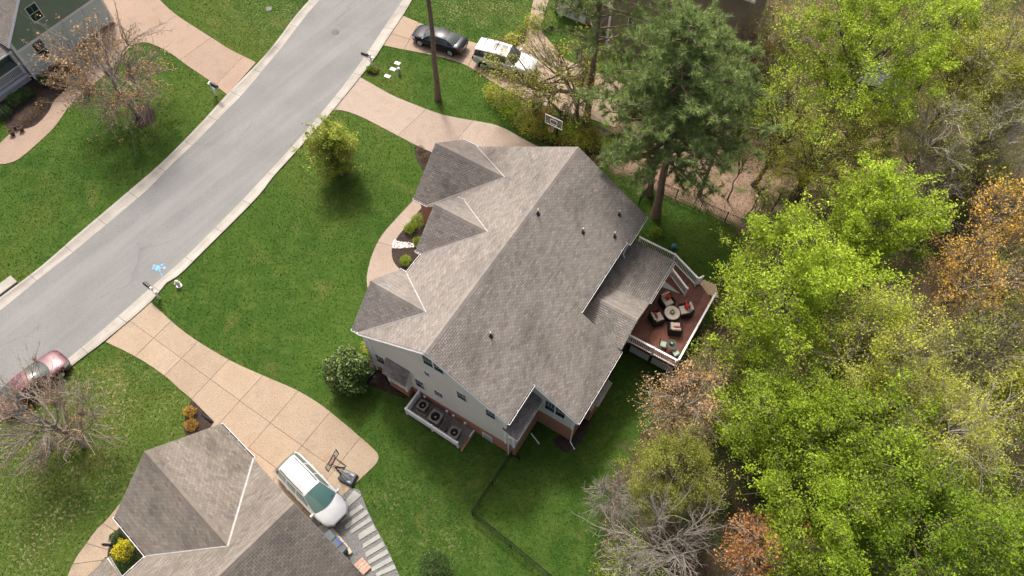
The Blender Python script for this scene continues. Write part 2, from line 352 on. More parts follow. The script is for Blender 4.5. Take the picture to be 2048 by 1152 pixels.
# mulch beds, gravel and stones
def bed(name, pts, m, off=.012, keep=False, smooth=True):
    poly = cr(pxs(pts)+[px(*pts[0])], 4)[:-1] if smooth else pxs(pts); return surf(name, poly, off, m, .05, None, keep)
bed('front_bed', [(802, 541), (789.6, 527.5), (784, 511), (785, 494), (796, 473), (817, 448), (846, 413), (900, 430), (900, 540), (840, 570)], mulch)
bed('garage_bed', [(833, 290), (829.6, 302.5), (834, 319), (842, 334), (852, 341), (900, 330), (870, 306)], mulch, .026)
bed('side_bed', [(735, 690), (728, 735), (715, 765), (745, 772), (790, 790), (815, 795), (800, 740)], mulch)
bed('drive_bed', [(383, 800), (372, 830), (368, 862), (390, 880), (430, 845), (410, 822)], mulch, .03)
bed('walk_bed', [(240.5, 1053), (231.5, 1065), (222.6, 1084.5), (217, 1098), (215, 1114), (213.6, 1137), (222, 1165), (300, 1165), (320, 1090), (270, 1060)], mulch, .02)
bed('porch_bed', [(0, 220), (20, 262), (50, 258), (70, 252), (87, 237), (100, 220), (110, 200), (133, 180), (160, 147), (110, 120), (60, 150), (0, 185)], mulch, .03)
bed('tree_ring', [(262, 225), (275, 210), (300, 212), (312, 232), (300, 250), (275, 252)], mulch, .012)
bed('mailbox_bed', [(733, 140), (745, 130), (760, 135), (757, 148), (742, 152)], mulch, .012)
bed('hedge_bed', [(985, 180), (1040, 240), (1060, 270), (1110, 295), (1180, 310), (1250, 300), (1220, 262), (1160, 245), (1080, 220), (1020, 195)], mulch, .012)
bed('corner_bed', [(1105, 880), (1130, 905), (1165, 880), (1190, 820), (1178, 820), (1150, 850)], mulch, .012)
bed('neighbour_bed', [(985, 92), (1000, 76), (1040, 66), (1070, 40), (1075, 60), (1050, 88), (1010, 104)], mulch, .012)
gravel_poly = pxs([(702, 976), (719, 979.5), (729, 1006), (747, 1046), (772, 1092), (798.5, 1150), (810, 1180), (700, 1180), (600, 1030), (622.5, 1041), (682, 994)])
surf('gravel_path', gravel_poly, .01, gravel_mat, .05)
# ------------------------------------------------------------------ lawn and woodland floor: one sheet to the horizon
FOREST = pxs([(1150, 285), (1190, 330), (1240, 350), (1290, 372), (1400, 420), (1500, 465), (1490, 510), (1440, 560), (1420, 650), (1375, 720), (1330, 745), (1290, 850), (1235, 930), (1205, 1040), (1195, 1152), (1190, 1300)])+[(90, 0), (90, 110), (6, 110)]+pxs([(1290, 100), (1230, 250)])
DRY = [pxs(q) for q in ([(165, 717), (300, 740), (390, 800), (370, 860), (290, 900), (230, 1030), (130, 1160), (-100, 1200), (-100, 860)], [(740, 945), (770, 935), (800, 990), (900, 1040), (930, 1152), (800, 1152), (745, 1040), (720, 990)], [(380, 0), (640, 0), (560, 90), (500, 60)], [(860, -40), (1060, -40), (1050, 80), (960, 80), (850, 40)], [(1180, 300), (1300, 390), (1280, 420), (1160, 330)])]
NOGRASS_DENSE = []
bv = sorted(set([-400, -200, -100]+[round(-62+.75*i, 3) for i in range(150)]+[k for k in KB[1:13]]+[60, 100, 200, 400]))
av = sorted(set([-400, -200, -100, -60]+[round(-40+.75*i, 3) for i in range(170)]+[100, 200, 400]))
A_, B_ = np.meshgrid(np.array(av), np.array(bv)); X_ = A_*EA[0]+B_*EB[0]; Y_ = A_*EA[1]+B_*EB[1]; Z_ = np.interp(B_, KB, KZ)
nb, na = A_.shape; V = np.stack([X_, Y_, Z_], -1).reshape(-1, 3)
idx = np.arange(nb*na).reshape(nb, na); Fq = np.stack([idx[:-1, :-1], idx[1:, :-1], idx[1:, 1:], idx[:-1, 1:]], -1).reshape(-1, 4)
def npmesh(name, V, F, m, face_tone=None, smooth=False):
    me = bpy.data.meshes.new(name); k = F.shape[1]
    me.vertices.add(len(V)); me.vertices.foreach_set('co', np.ascontiguousarray(V, dtype=np.float32).ravel())
    me.loops.add(F.size); me.loops.foreach_set('vertex_index', np.ascontiguousarray(F, dtype=np.int32).ravel())
    me.polygons.add(len(F)); me.polygons.foreach_set('loop_start', np.arange(0, F.size, k, dtype=np.int32))
    me.update(calc_edges=True)
    if face_tone is not None:
        a = me.attributes.new('tone', 'FLOAT', 'FACE'); a.data.foreach_set('value', np.ascontiguousarray(face_tone, dtype=np.float32))
    if smooth: me.polygons.foreach_set('use_smooth', np.ones(len(F), bool))
    me.materials.append(m); return me
def soft(polys, s=.9):
    out = np.zeros(len(V))
    for dx, dy in ((0, 0), (s, 0), (-s, 0), (0, s), (0, -s), (s*.7, s*.7), (-s*.7, s*.7), (s*.7, -s*.7), (-s*.7, -s*.7)):
        h = np.zeros(len(V), bool)
        for p_ in polys: h |= inpoly(V[:, 0]+dx, V[:, 1]+dy, p_)
        out += h/9
    return out
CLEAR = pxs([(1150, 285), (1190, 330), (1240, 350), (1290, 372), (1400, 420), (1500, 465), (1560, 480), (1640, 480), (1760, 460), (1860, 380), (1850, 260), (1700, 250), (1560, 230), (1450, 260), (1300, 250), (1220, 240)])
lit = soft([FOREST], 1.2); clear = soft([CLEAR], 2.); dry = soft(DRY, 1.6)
gm = bpy.data.materials.new('lawn_and_leaf_litter'); gm.use_nodes = True
def ground_nodes():
    t = gm.node_tree; N = t.nodes; L = t.links; b = N['Principled BSDF']; b.inputs['Roughness'].default_value = .95; b.inputs['Specular IOR Level'].default_value = .1
    geo = N.new('ShaderNodeNewGeometry')
    def noise(s, d=5, dist=0.):
        n = N.new('ShaderNodeTexNoise'); n.inputs['Scale'].default_value = s; n.inputs['Detail'].default_value = d; n.inputs['Distortion'].default_value = dist
        L.new(geo.outputs['Position'], n.inputs['Vector']); return n.outputs['Fac']
    def mr(f, a, c, lo=0., hi=1.):
        r = N.new('ShaderNodeMapRange'); r.inputs[1].default_value = a; r.inputs[2].default_value = c; r.inputs[3].default_value = lo; r.inputs[4].default_value = hi
        L.new(f, r.inputs[0]); return r.outputs[0]
    def mix(f, a, c):
        x = N.new('ShaderNodeMix'); x.data_type = 'RGBA'
        for i, v in ((0, f), (6, a), (7, c)):
            if hasattr(v, 'links'): L.new(v, x.inputs[i])
            else: x.inputs[i].default_value = v if i == 0 else (*v, 1)
        return x.outputs[2]
    def op(o, a, c):
        x = N.new('ShaderNodeMath'); x.operation = o; x.use_clamp = True
        for i, v in enumerate((a, c)):
            if hasattr(v, 'links'): L.new(v, x.inputs[i])
            else: x.inputs[i].default_value = v
        return x.outputs[0]
    def att(n): a = N.new('ShaderNodeAttribute'); a.attribute_name = n; return a.outputs['Fac']
    lawn = mix(mr(noise(.15, 7, .5), .40, .60), GRASS[0], GRASS[1])
    mp = N.new('ShaderNodeMapping'); mp.inputs['Rotation'].default_value = (0, 0, R(8)); mp.inputs['Scale'].default_value = (2.2, .10, 1); L.new(geo.outputs['Position'], mp.inputs[0]); mo = N.new('ShaderNodeTexNoise'); mo.inputs['Scale'].default_value = 1; mo.inputs['Detail'].default_value = 3; L.new(mp.outputs[0], mo.inputs['Vector'])
    lawn = mix(mr(mo.outputs['Fac'], .42, .62, 0, .55), lawn, GRASS[1])
    lawn = mix(mr(noise(.07, 4, .8), .5, .62, 0, .5), lawn, (.10, .115, .022))
    lawn = mix(mr(noise(.33, 7, .4), .60, .72, 0, .55), lawn, (.16, .145, .045))
    lawn = mix(mr(noise(.9, 6, .4), .46, .70, 0, .75), lawn, GRASS[2])
    lawn = mix(mr(noise(4.5, 5), .42, .66, 0, .6), lawn, GRASS[3])
    lawn = mix(mr(noise(15, 3), .44, .64, 0, .5), lawn, GRASS[2])
    d_ = op('MULTIPLY', mr(noise(5.5, 6, .3), .52, .66), mr(att('dry'), 0, 1, .03, .7))
    d_ = op('MULTIPLY', d_, mr(noise(.45, 4), .38, .6, .25, 1))
    lawn = mix(d_, lawn, GRASS[4])
    litter = mix(mr(noise(.8, 5), .35, .65), (.15, .093, .06), (.26, .18, .125))
    litter = mix(mr(noise(14, 3), .38, .68, 0, .85), litter, (.40, .285, .21))
    litter = mix(mr(noise(6, 4), .55, .72), litter, (.045, .03, .022))
    litter = mix(mr(noise(.5, 7, .2), .47, .58, 0, .8), litter, (.05, .088, .014))
    shaded_humus = mix(mr(noise(1.1, 6), .38, .62), (.052, .040, .022), (.10, .072, .042))  # brown-green undergrowth floor, darkened to hold the shadow between the trees
    shaded_humus = mix(mr(noise(9, 4), .5, .7, 0, .6), shaded_humus, (.16, .115, .075))
    shaded_humus = mix(mr(noise(.45, 5), .46, .58, 0, .75), shaded_humus, (.032, .058, .010))
    litter = mix(mr(op('ADD', att('clearing'), mr(noise(.6, 5), .2, .8, -.25, .25)), .35, .65), shaded_humus, litter)
    f_ = mr(op('ADD', att('litter'), mr(noise(.7, 6), .2, .8, -.28, .28)), .38, .62)
    L.new(mix(f_, lawn, litter), b.inputs['Base Color'])
    bp = N.new('ShaderNodeBump'); bp.inputs['Strength'].default_value = .9; bp.inputs['Distance'].default_value = .05
    L.new(noise(16, 4), bp.inputs['Height']); L.new(bp.outputs[0], b.inputs['Normal'])
GRASS = [(.023, .064, .008), (.045, .094, .013), (.076, .120, .022), (.019, .048, .006), (.30, .25, .14)]
ground_nodes()
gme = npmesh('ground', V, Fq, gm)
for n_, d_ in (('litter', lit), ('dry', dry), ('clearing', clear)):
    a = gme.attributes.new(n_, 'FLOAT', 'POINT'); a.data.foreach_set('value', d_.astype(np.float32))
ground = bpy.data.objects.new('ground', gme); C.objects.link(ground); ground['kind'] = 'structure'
# ------------------------------------------------------------------ house building kit
white = mat('white_trim', (.82, .81, .79), (.86, .85, .83), rough=.5, sc=2.)
vinyl = mat('white_vinyl', (.78, .78, .77), rough=.35, spec=.4)
siding_m = mat('cream_siding', (.68, .635, .56), (.72, .675, .60), rough=.85, sc=.6, bump=.15, bsc=30)
glass = mat('window_glass', (.018, .032, .036), rough=.12, spec=.5)
blind = mat('window_blind', (.35, .42, .42), rough=.3, spec=.6)
gutter_dark = mat('gutter_debris', (.05, .045, .04), rough=.95)
flash_m = mat('valley_metal', (.42, .42, .41), (.55, .55, .53), rough=.6, spec=.3)
def shingle_mat(name, a, b, c, stain):
    return mat(name, a, b, rough=.95, sc=.4, tone=.24, fine=(1.7, c, .5, .75), bump=.25, bsc=90, detail=6, stain=(.55, tuple(x*.55 for x in a), .50, .74, .8, R(90), .35))
sh_main = shingle_mat('shingle_weathered', (.208, .188, .166), (.242, .220, .196), (.222, .192, .168), 0)
sh_low = shingle_mat('shingle_taupe', (.172, .152, .128), (.205, .183, .156), (.188, .158, .128), 0)
def brick_mat():
    m = bpy.data.materials.new('red_brick'); m.use_nodes = True; MATS['red_brick'] = m; t = m.node_tree; N = t.nodes; L = t.links; b = N['Principled BSDF']; b.inputs['Roughness'].default_value = .9
    g = N.new('ShaderNodeNewGeometry'); tc = N.new('ShaderNodeTexCoord'); sep = N.new('ShaderNodeSeparateXYZ'); L.new(tc.outputs['Object'], sep.inputs[0])
    ad = N.new('ShaderNodeMath'); ad.operation = 'ADD'; L.new(sep.outputs[0], ad.inputs[0]); L.new(sep.outputs[1], ad.inputs[1])
    cb = N.new('ShaderNodeCombineXYZ'); L.new(ad.outputs[0], cb.inputs[0]); L.new(sep.outputs[2], cb.inputs[1])
    br = N.new('ShaderNodeTexBrick'); br.inputs['Scale'].default_value = 1; br.inputs['Brick Width'].default_value = .22; br.inputs['Row Height'].default_value = .075; br.inputs['Mortar Size'].default_value = .008
    br.inputs['Color1'].default_value = (.47, .20, .105, 1); br.inputs['Color2'].default_value = (.37, .145, .075, 1); br.inputs['Mortar'].default_value = (.33, .25, .19, 1)
    L.new(cb.outputs[0], br.inputs['Vector']); L.new(br.outputs[0], b.inputs['Base Color'])
    bp = N.new('ShaderNodeBump'); bp.inputs['Strength'].default_value = .5; bp.inputs['Distance'].default_value = .01; bp.invert = True; L.new(br.outputs['Fac'], bp.inputs['Height']); L.new(bp.outputs[0], b.inputs['Normal'])
    return m
brick = brick_mat()
class House:
    def __init__(s, name, origin, rz, label, shm, off):
        s.off = off; c, n = math.cos(rz), math.sin(rz)
        s.to = lambda x, y: (origin[0]+c*x-n*y, origin[1]+n*x+c*y)
        w = s.to(off[0], off[1]); s.root = thing(name, (w[0], w[1], 0), rz, label, 'house'); s.shm = shm; s.tabs = []; s.roof = None; s.deck = MB(); s.rz = rz; s.caps = []; s.flash = []; s.under = MB()
    def part(s, mb, name, m, parent=None, smooth=False): return mb.build(name, m, parent or s.root, smooth, s.off)
    def plane(s, pts, th=.15, cw=.135, tw=.28, shingles=True):     # pts: 3D, first edge = eave (low, horizontal), counter-clockwise from above
        P = [np.array(p, float) for p in pts]; s.deck.slab([tuple(p) for p in P], th)
        U = P[1]-P[0]; U /= np.linalg.norm(U); n = np.zeros(3)
        for i in range(len(P)): n += np.cross(P[i], P[(i+1) % len(P)])
        n /= np.linalg.norm(n)
        if n[2] < 0: n = -n
        Wv = np.cross(n, U); 
        if Wv[2] < 0: Wv = -Wv; 
        s.under.add([tuple(p+n*.004) for p in P], [tuple(range(len(P)))])
        uv = [((p-P[0])@U, (p-P[0])@Wv) for p in P]; uv = ccw(uv)
        u0 = min(q[0] for q in uv); u1 = max(q[0] for q in uv); w1 = max(q[1] for q in uv); k = 0; w = -.03
        while w < w1:
            sh = (k % 2)*tw/2+rnd.uniform(-.02, .02); u = u0-tw+sh; ctone = rnd.uniform(-.06, .06)
            while u < u1:
                wd = tw; g = .008
                r = clip([(u+g, w+.02), (u+wd-g, w+.02), (u+wd-g, w+cw), (u+g, w+cw)], uv)
                if len(r) > 2 and abs(area2(r)) > .002:
                    full = len(r) == 4 and abs(abs(area2(r))/2-(wd-2*g)*(cw-.02)) < 1e-3
                    s.tabs.append((P[0], U, Wv, n, u, w, r, full, min(1, max(0, rnd.gauss(.5, .22)+ctone)), cw))
                u += wd
            w += cw; k += 1
    def ridge(s, a, b, drop=.5, wdt=.17):                          # cap pieces along a ridge
        a = np.array(a, float); b = np.array(b, float); L_ = np.linalg.norm(b-a); d = (b-a)/L_; n = int(L_/.22); sd = np.cross(d, [0, 0, 1]); cm = MB(); s.caps.append(cm)
        for i in range(n):
            q0 = a+d*(L_*i/n); q1 = a+d*(L_*(i+1)/n); h0, h1 = .045, .03; vv = []
            for q, h in ((q0, h0), (q1, h1)):
                for e, dz in ((-1, -drop*wdt), (0, 0), (1, -drop*wdt)): vv.append(tuple(q+sd*e*wdt+np.array([0, 0, h+dz])))
            cm.add(vv, [(0, 1, 4, 3), (1, 2, 5, 4), (0, 2, 1)], rnd.gauss(.62, .12))
    def valley(s, a, b, w=.05, h=.05): fm = MB(); fm.tube([(a[0], a[1], a[2]+h), (b[0], b[1], b[2]+h)], w, 4); s.flash.append(fm)
    def gutter(s, a, b, out, w=.12):                               # along an eave; out = outward unit (x, y)
        g = MB(); ax, ay, z = a; bx, by, _ = b; ox, oy = out
        def q(p, o, zz): return (p[0]+ox*o, p[1]+oy*o, z+zz)
        prof = [(0, 0), (0, -.12), (w, -.12), (w, 0), (w-.02, 0), (w-.02, -.10), (.02, -.10), (.02, 0)]
        for p0, p1 in (((ax, ay), (bx, by)),):
            g.grid([[q(p0, o, zz) for o, zz in prof], [q(p1, o, zz) for o, zz in prof]], True); g.add([q(p0, o, zz) for o, zz in prof[:4]], [(0, 1, 2, 3)]); g.add([q(p1, o, zz) for o, zz in prof[:4]], [(0, 1, 2, 3)])
        o = s.part(g, 'gutter', white); d = MB()
        d.add([q((ax, ay), .025, -.045), q((bx, by), .025, -.045), q((bx, by), w-.025, -.045), q((ax, ay), w-.025, -.045)], [(0, 1, 2, 3)])
        s.part(d, 'gutter_debris', gutter_dark, o)
        L_ = math.hypot(bx-ax, by-ay); h = MB(); n = max(2, int(L_/.75))
        for i in range(n+1):
            t = i/n; p = (ax+(bx-ax)*t, ay+(by-ay)*t); e = ((bx-ax)/L_*.012, (by-ay)/L_*.012)
            h.add([(p[0]-e[0], p[1]-e[1], z+.012), (p[0]+e[0], p[1]+e[1], z+.012), (p[0]+e[0]+ox*w, p[1]+e[1]+oy*w, z+.012), (p[0]-e[0]+ox*w, p[1]-e[1]+oy*w, z+.012)], [(0, 1, 2, 3)])
        s.part(h, 'gutter_strap', white, o)['kind'] = 'stuff'
        return o
    def pipe(s, pts, w=.05): m_ = MB(); m_.tube(pts, w, 4); return s.part(m_, 'downspout', white)
    def finish(s, nind=300):
        roof = s.part(s.deck, 'roof', white); s.roof = roof; me_var = []; tabs = s.tabs
        def tabmesh(tone, cw, tw):
            m_ = MB(); x0, x1 = .008, tw-.008; m_.add([(x0, .02, .040), (x1, .02, .040), (x1, cw, .008), (x0, cw, .008), (x0, .02, 0), (x1, .02, 0)], [(0, 1, 2, 3), (4, 5, 1, 0), (4, 0, 3), (5, 2, 1)], tone); o = m_.build('shingle', s.shm, None, fix=False); me = o.data; bpy.data.objects.remove(o); return me
        def score(t):
            c = t[0]+t[1]*(t[4]+.14)+t[2]*(t[5]+.07); w = s.to(c[0], c[1]); X = np.array([w[0], w[1], c[2]])-np.array([0, 0, CAM_H]); dp = X@FW
            uu, vv = CAM_F*(X@RT)/dp, CAM_F*(X@UP)/dp
            if abs(uu) > 1010 or abs(vv) > 565: return 1e9
            cz, sz = math.cos(s.rz), math.sin(s.rz); nw = np.array([cz*t[3][0]-sz*t[3][1], sz*t[3][0]+cz*t[3][1], t[3][2]])
            f = -(nw@X)/np.linalg.norm(X); return np.linalg.norm(X)**2/max(f, .05)
        cand = sorted([(score(t), i) for i, t in enumerate(tabs) if t[7]])[:nind]; ind = {i for sc, i in cand if sc < 1e8}
        if ind:
            cw = tabs[0][9]; vs_ = [tabmesh(t, cw, .28) for t in (.1, .22, .34, .45, .5, .55, .66, .78, .9)]
        V_ = []; F_ = []; T_ = []
        for i, (P0, U, Wv, n, u, w, r, full, tone, cw) in enumerate(tabs):
            if i in ind:
                o = bpy.data.objects.new('shingle', vs_[min(8, int(tone*9))]); C.objects.link(o); o.parent = roof
                q = P0+U*u+Wv*w-np.array([s.off[0], s.off[1], 0]); sg = 1 if np.cross(U, Wv)@n > 0 else -1
                if sg < 0: Uo, q = -U, q+U*.28
                else: Uo = U
                M_ = Matrix.Identity(4)
                for a in range(3): M_[a][0] = Uo[a]; M_[a][1] = Wv[a]; M_[a][2] = n[a]; M_[a][3] = q[a]
                o.matrix_local = M_; continue
            k = len(V_); pts = []
            for (a, b) in r:
                h = .008+.034*(1-(b-w)/cw); pts.append(P0+U*a+Wv*b+n*h)
            V_ += [tuple(p) for p in pts]; F_.append(tuple(range(k, k+len(r)))); T_.append(tone)
            lo = [j for j, (a, b) in enumerate(r) if b < w+.0205]
            if len(lo) >= 2:
                a, b = pts[lo[0]], pts[lo[-1]]; k = len(V_); V_ += [tuple(a), tuple(b), tuple(b-n*.036), tuple(a-n*.036)]; F_.append((k, k+1, k+2, k+3)); T_.append(tone)
        m_ = MB(); m_.v = V_; m_.f = F_; m_.t = T_; f = m_.build('shingle_courses', s.shm, roof, False, s.off); f['kind'] = 'stuff'
        for cm in s.caps: cm.build('ridge_cap', s.shm, roof, False, s.off)['kind'] = 'stuff'
        for fm in s.flash: fm.build('valley_flashing', flash_m, roof, False, s.off)
        s.under.build('shadow_line_underlay', mat('shadow_line_felt', (.045, .04, .036), rough=.95), roof, False, s.off)['kind'] = 'stuff'  # dark felt seen through the gaps, standing in for course shadow lines
def frame_of(o, u, n):                                 # local frame: x = u, y = up, z = outward normal
    M_ = Matrix.Identity(4); u = Vector(u).normalized(); n = Vector(n).normalized()
    for a in range(3): M_[a][0] = u[a]; M_[a][1] = (0, 0, 1)[a]; M_[a][2] = n[a]; M_[a][3] = o[a]
    return M_
def window(h, o, u, n, w, ht, cols=3, rows=2, units=1, parent=None, blindm=None):
    """sash window: white casing with real depth, panes set back, muntins proud of the glass"""
    t = .065; f = MB(); f.M = frame_of(o, u, n); tw = w*units
    f.box(0, t, 0, ht, 0, .032).box(tw-t, tw, 0, ht, 0, .032).box(t, tw-t, ht-t, ht, 0, .032).box(-.02, tw+.02, -.02, t*.8, 0, .036)
    for k in range(1, units): f.box(k*w-t*.7, k*w+t*.7, t, ht-t, 0, .030)
    for k in range(units):
        x0, x1 = k*w+t*(1 if k == 0 else .7), (k+1)*w-t*(1 if k == units-1 else .7); mid = ht/2
        f.box(x0, x1, mid-.02, mid+.02, 0, .024)
        for c in range(1, cols): x = x0+(x1-x0)*c/cols; f.box(x-.007, x+.007, mid+.02, ht-t, .012, .024)
        for r_ in range(1, rows): y = mid+.03+(ht-t-mid-.03)*r_/rows; f.box(x0, x1, y-.007, y+.007, .012, .024)
    fo = h.part(f, 'window', vinyl, parent)
    for k in range(units):
        x0, x1 = k*w+t*(1 if k == 0 else .7), (k+1)*w-t*(1 if k == units-1 else .7)
        for y0, y1, z in ((t, ht/2-.02, .010), (ht/2+.02, ht-t, .020)):
            p = MB(); p.M = frame_of(o, u, n); p.add([(x0, y0, z), (x1, y0, z), (x1, y1, z), (x0, y1, z)], [(0, 1, 2, 3)])
            h.part(p, 'pane', blindm or glass, fo) if parent is None else h.part(p, 'pane', blindm or glass, parent)
    return fo
# ------------------------------------------------------------------ the main house   (x = along the ridge, y = towards the street)
H = House('main_house', (0, 0), TH, 'large cream house with brick base, brown-grey shingle roof and three front gables', sh_main, (20., 12.5))
zr, yr, mb_, mf_ = 8.74, 12.79, .647, .611
zb = lambda y: zr-mb_*(yr-y)
zf = lambda y: zr-mf_*(y-yr)
AN, AF = 11.71, 28.68
yE, yL, yF, yG = 7.52, 4.41, 18.06, 20.79
B3 = lambda x, y: (x, y, zb(y)); F3 = lambda x, y: (x, y, zf(y))
H.plane([B3(AN, yE), B3(26.1, yE), B3(26.1, yr), B3(AN, yr)]); H.plane([B3(26.1, 7.3), B3(AF, 7.3), B3(AF, yr), B3(26.1, yr)])
H.plane([B3(14.5, yL), B3(20.08, yL), B3(20.08, yE), B3(14.5, yE)])
H.plane([B3(20.08, yL), B3(21.75, 6.0), B3(20.08, 6.35)])
H.plane([F3(22.54, yF), F3(AN, yF), F3(AN, yr), F3(22.54, yr)]); H.plane([F3(AF, yG), F3(22.54, yG), F3(22.54, yr), F3(AF, yr)])
H.ridge((AN, yr, zr), (AF, yr, zr), .62)
def front_gable(x, z, yf, hw, ze_y):
    ze = zf(ze_y); yt = yr+(zr-z)/mf_
    H.plane([(x-hw, yf, ze), (x-hw, ze_y, ze), (x, yt, z), (x, yf, z)]); H.plane([(x+hw, ze_y, ze), (x+hw, yf, ze), (x, yf, z), (x, yt, z)])
    H.ridge((x, yf, z), (x, yt, z), (z-ze)/hw)
    H.valley((x-hw, ze_y, ze), (x, yt, z), .035, .03); H.valley((x+hw, ze_y, ze), (x, yt, z), .045, .03)
    for sx in (-1, 1): H.gutter((x+sx*hw, ze_y, ze), (x+sx*hw, yf, ze), (sx, 0))
front_gable(14.21, 7.63, 18.58, 2.425, yF); front_gable(20.77, 7.62, 18.58, 2.42, yF); front_gable(25.63, 6.51, 21.98, 3.09, yG)
# porch roof: low shed and a cross gable
zs = lambda y: 3.45+.10*(y-4.45)
H.plane([(22.2, 4.45, zs(4.45)), (27.6, 4.45, zs(4.45)), (27.6, 7.9, zs(7.9)), (22.2, 7.9, zs(7.9))], .12)
H.plane([(23.95, 4.40, 3.45), (23.95, 7.4, 3.45), (21.9, 7.4, 4.475), (21.9, 4.40, 4.475)], .12); H.plane([(20.05, 7.4, 3.55), (20.05, 4.40, 3.55), (21.9, 4.40, 4.475), (21.9, 7.4, 4.475)], .12)
H.ridge((21.9, 4.40, 4.475), (21.9, 7.3, 4.475), .5)
# side and rear bay roofs, roof over the corner room
H.plane([(11.30, 16.60, 2.25), (11.30, 14.78, 2.25), (11.99, 14.78, 3.30), (11.99, 16.60, 3.30)], .07)
H.plane([(16.55, 4.0, 2.0), (18.4, 4.0, 2.0), (18.4, 4.74, 2.45), (16.55, 4.74, 2.45)], .07)
H.plane([(11.80, 7.02, 3.02), (14.8, 7.02, 3.02), (14.8, 7.98, 3.50), (11.80, 7.98, 3.50)], .1)
# walls
def gprism(x0, x1, prof):                              # (y, z) outline swept along x
    m_ = MB(); n = len(prof); m_.add([(x0, y, z) for y, z in prof]+[(x1, y, z) for y, z in prof], [tuple(range(n)), tuple(range(2*n-1, n-1, -1))]+[(i, n+i, n+(i+1) % n, (i+1) % n) for i in range(n)]); return m_
def yprism(y0, y1, prof):
    m_ = MB(); n = len(prof); m_.add([(x, y0, z) for x, z in prof]+[(x, y1, z) for x, z in prof], [tuple(range(n)), tuple(range(2*n-1, n-1, -1))]+[(i, n+i, n+(i+1) % n, (i+1) % n) for i in range(n)]); return m_
e = .17
H.part(gprism(11.99, 28.4, [(7.85, -2.5), (17.75, -2.5), (17.75, zf(17.75)-e), (yr, zr-e), (7.85, zb(7.85)-e)]), 'siding_wall', siding_m)
H.part(gprism(14.8, 19.9, [(4.75, -2.5), (7.84, -2.5), (7.84, zb(7.84)-e), (4.75, zb(4.75)-e)]), 'rear_wall', siding_m)
H.part(gprism(22.9, 28.38, [(17.76, -1), (20.55, -1), (20.55, zf(20.55)-e), (17.76, zf(17.76)-e)]), 'garage_wall', brick)
H.part(yprism(20.56, 21.7, [(22.85, -1), (28.41, -1), (28.41, 3.85-e), (25.63, 6.51-.22), (22.85, 3.85-e)]), 'garage_gable', brick)
for gx in (14.21, 20.77): H.part(yprism(17.4, 18.3, [(gx-2.15, -1), (gx+2.15, -1), (gx+2.15, 5.6-e), (gx, 7.63-.24), (gx-2.15, 5.6-e)]), 'gable_wall', siding_m if gx < 15 else brick)
m_ = MB(); m_.box(12.0, 14.79, 7.24, 7.84, -2.5, 3.0); H.part(m_, 'corner_room_wall', siding_m)
m_ = MB(); m_.box(11.52, 11.98, 14.98, 16.42, -1.5, 2.5); m_.add([(11.52, 14.98, 2.5), (11.98, 14.98, 2.5), (11.98, 14.98, 3.1)], [(0, 1, 2)]).add([(11.52, 16.42, 2.5), (11.98, 16.42, 2.5), (11.98, 16.42, 3.1)], [(0, 1, 2)]); H.part(m_, 'bay_wall', siding_m)
m_ = MB(); m_.box(16.6, 18.3, 4.36, 4.74, -2.5, 2.0); H.part(m_, 'bay_wall', siding_m)
m_ = MB(); m_.box(20.3, 27.3, 4.85, 7.84, -2.5, 3.28); H.part(m_, 'porch_wall', siding_m)
# brick base, proud of the siding
for (x0, x1, y0, y1, z) in ((11.965, 28.43, 7.82, 17.78, .61), (14.77, 19.93, 4.72, 7.81, .95), (11.96, 14.76, 7.21, 7.81, .75), (11.49, 11.96, 14.95, 16.45, .75), (16.57, 18.33, 4.33, 4.71, .6)):
    m_ = MB(); m_.box(x0, x1, y0, y1, -2.6, z); H.part(m_, 'brick_base', brick)
# corner boards, downspouts, gutters
for (x, y, z0, z1) in ((11.95, 17.70, .63, 5.3), (11.95, 7.87, .63, 4.9), (14.76, 4.78, .97, 3.4), (11.95, 7.28, .77, 3.0), (11.48, 15.02, .77, 2.4), (11.48, 16.38, .77, 2.4)):
    m_ = MB(); m_.box(x-.02, x+.10, y-.07, y+.07, z0, z1); H.part(m_, 'corner_board', white)
m_ = MB()
for (p, q) in (((11.72, yF, zf(yF)), (11.72, yr, zr)), ((11.72, yE, zb(yE)), (11.72, yr, zr)), ((14.51, yL, zb(yL)), (14.51, yE, zb(yE)))): m_.tube([(p[0]-.02, p[1], p[2]-.08), (q[0]-.02, q[1], q[2]-.08)], [.05, .05], 4)
H.part(m_, 'rake_board', white)
H.pipe([(11.9, 17.95, 5.0), (11.9, 17.83, 4.7), (11.9, 17.83, .1)]); H.pipe([(11.86, 7.1, 2.9), (11.86, 7.6, 2.6), (11.86, 7.62, -1.0)]); H.pipe([(14.68, 4.55, 3.2), (14.68, 4.68, 3.0), (14.68, 4.68, -1.0), (14.4, 4.2, -1.08)]); H.pipe([(20.0, 7.3, 4.9), (20.25, 7.2, 4.0), (26.4, 7.25, 5.1), (26.4, 7.7, 4.3)][:2]); H.pipe([(26.1, 7.36, 5.15), (25.9, 7.45, 4.2), (25.9, 7.3, 3.85)])
H.gutter((AN, yE, zb(yE)), (14.5, yE, zb(yE)), (0, -1)); H.gutter((20.08, yE, zb(yE)), (26.08, yE, zb(yE)), (0, -1)); H.gutter((26.12, 7.3, zb(7.3)), (AF, 7.3, zb(7.3)), (0, -1)); H.gutter((14.5, yL, zb(yL)), (20.0, yL, zb(yL)), (0, -1))
H.gutter((11.80, 7.02, 3.02), (14.75, 7.02, 3.02), (0, -1), .10); H.gutter((23.97, 4.42, zs(4.42)), (27.6, 4.42, zs(4.42)), (0, -1)); H.gutter((16.65, yF, zf(yF)), (18.33, yF, zf(yF)), (0, 1)); H.gutter((AN, yF, zf(yF)), (11.77, yF, zf(yF)), (0, 1))
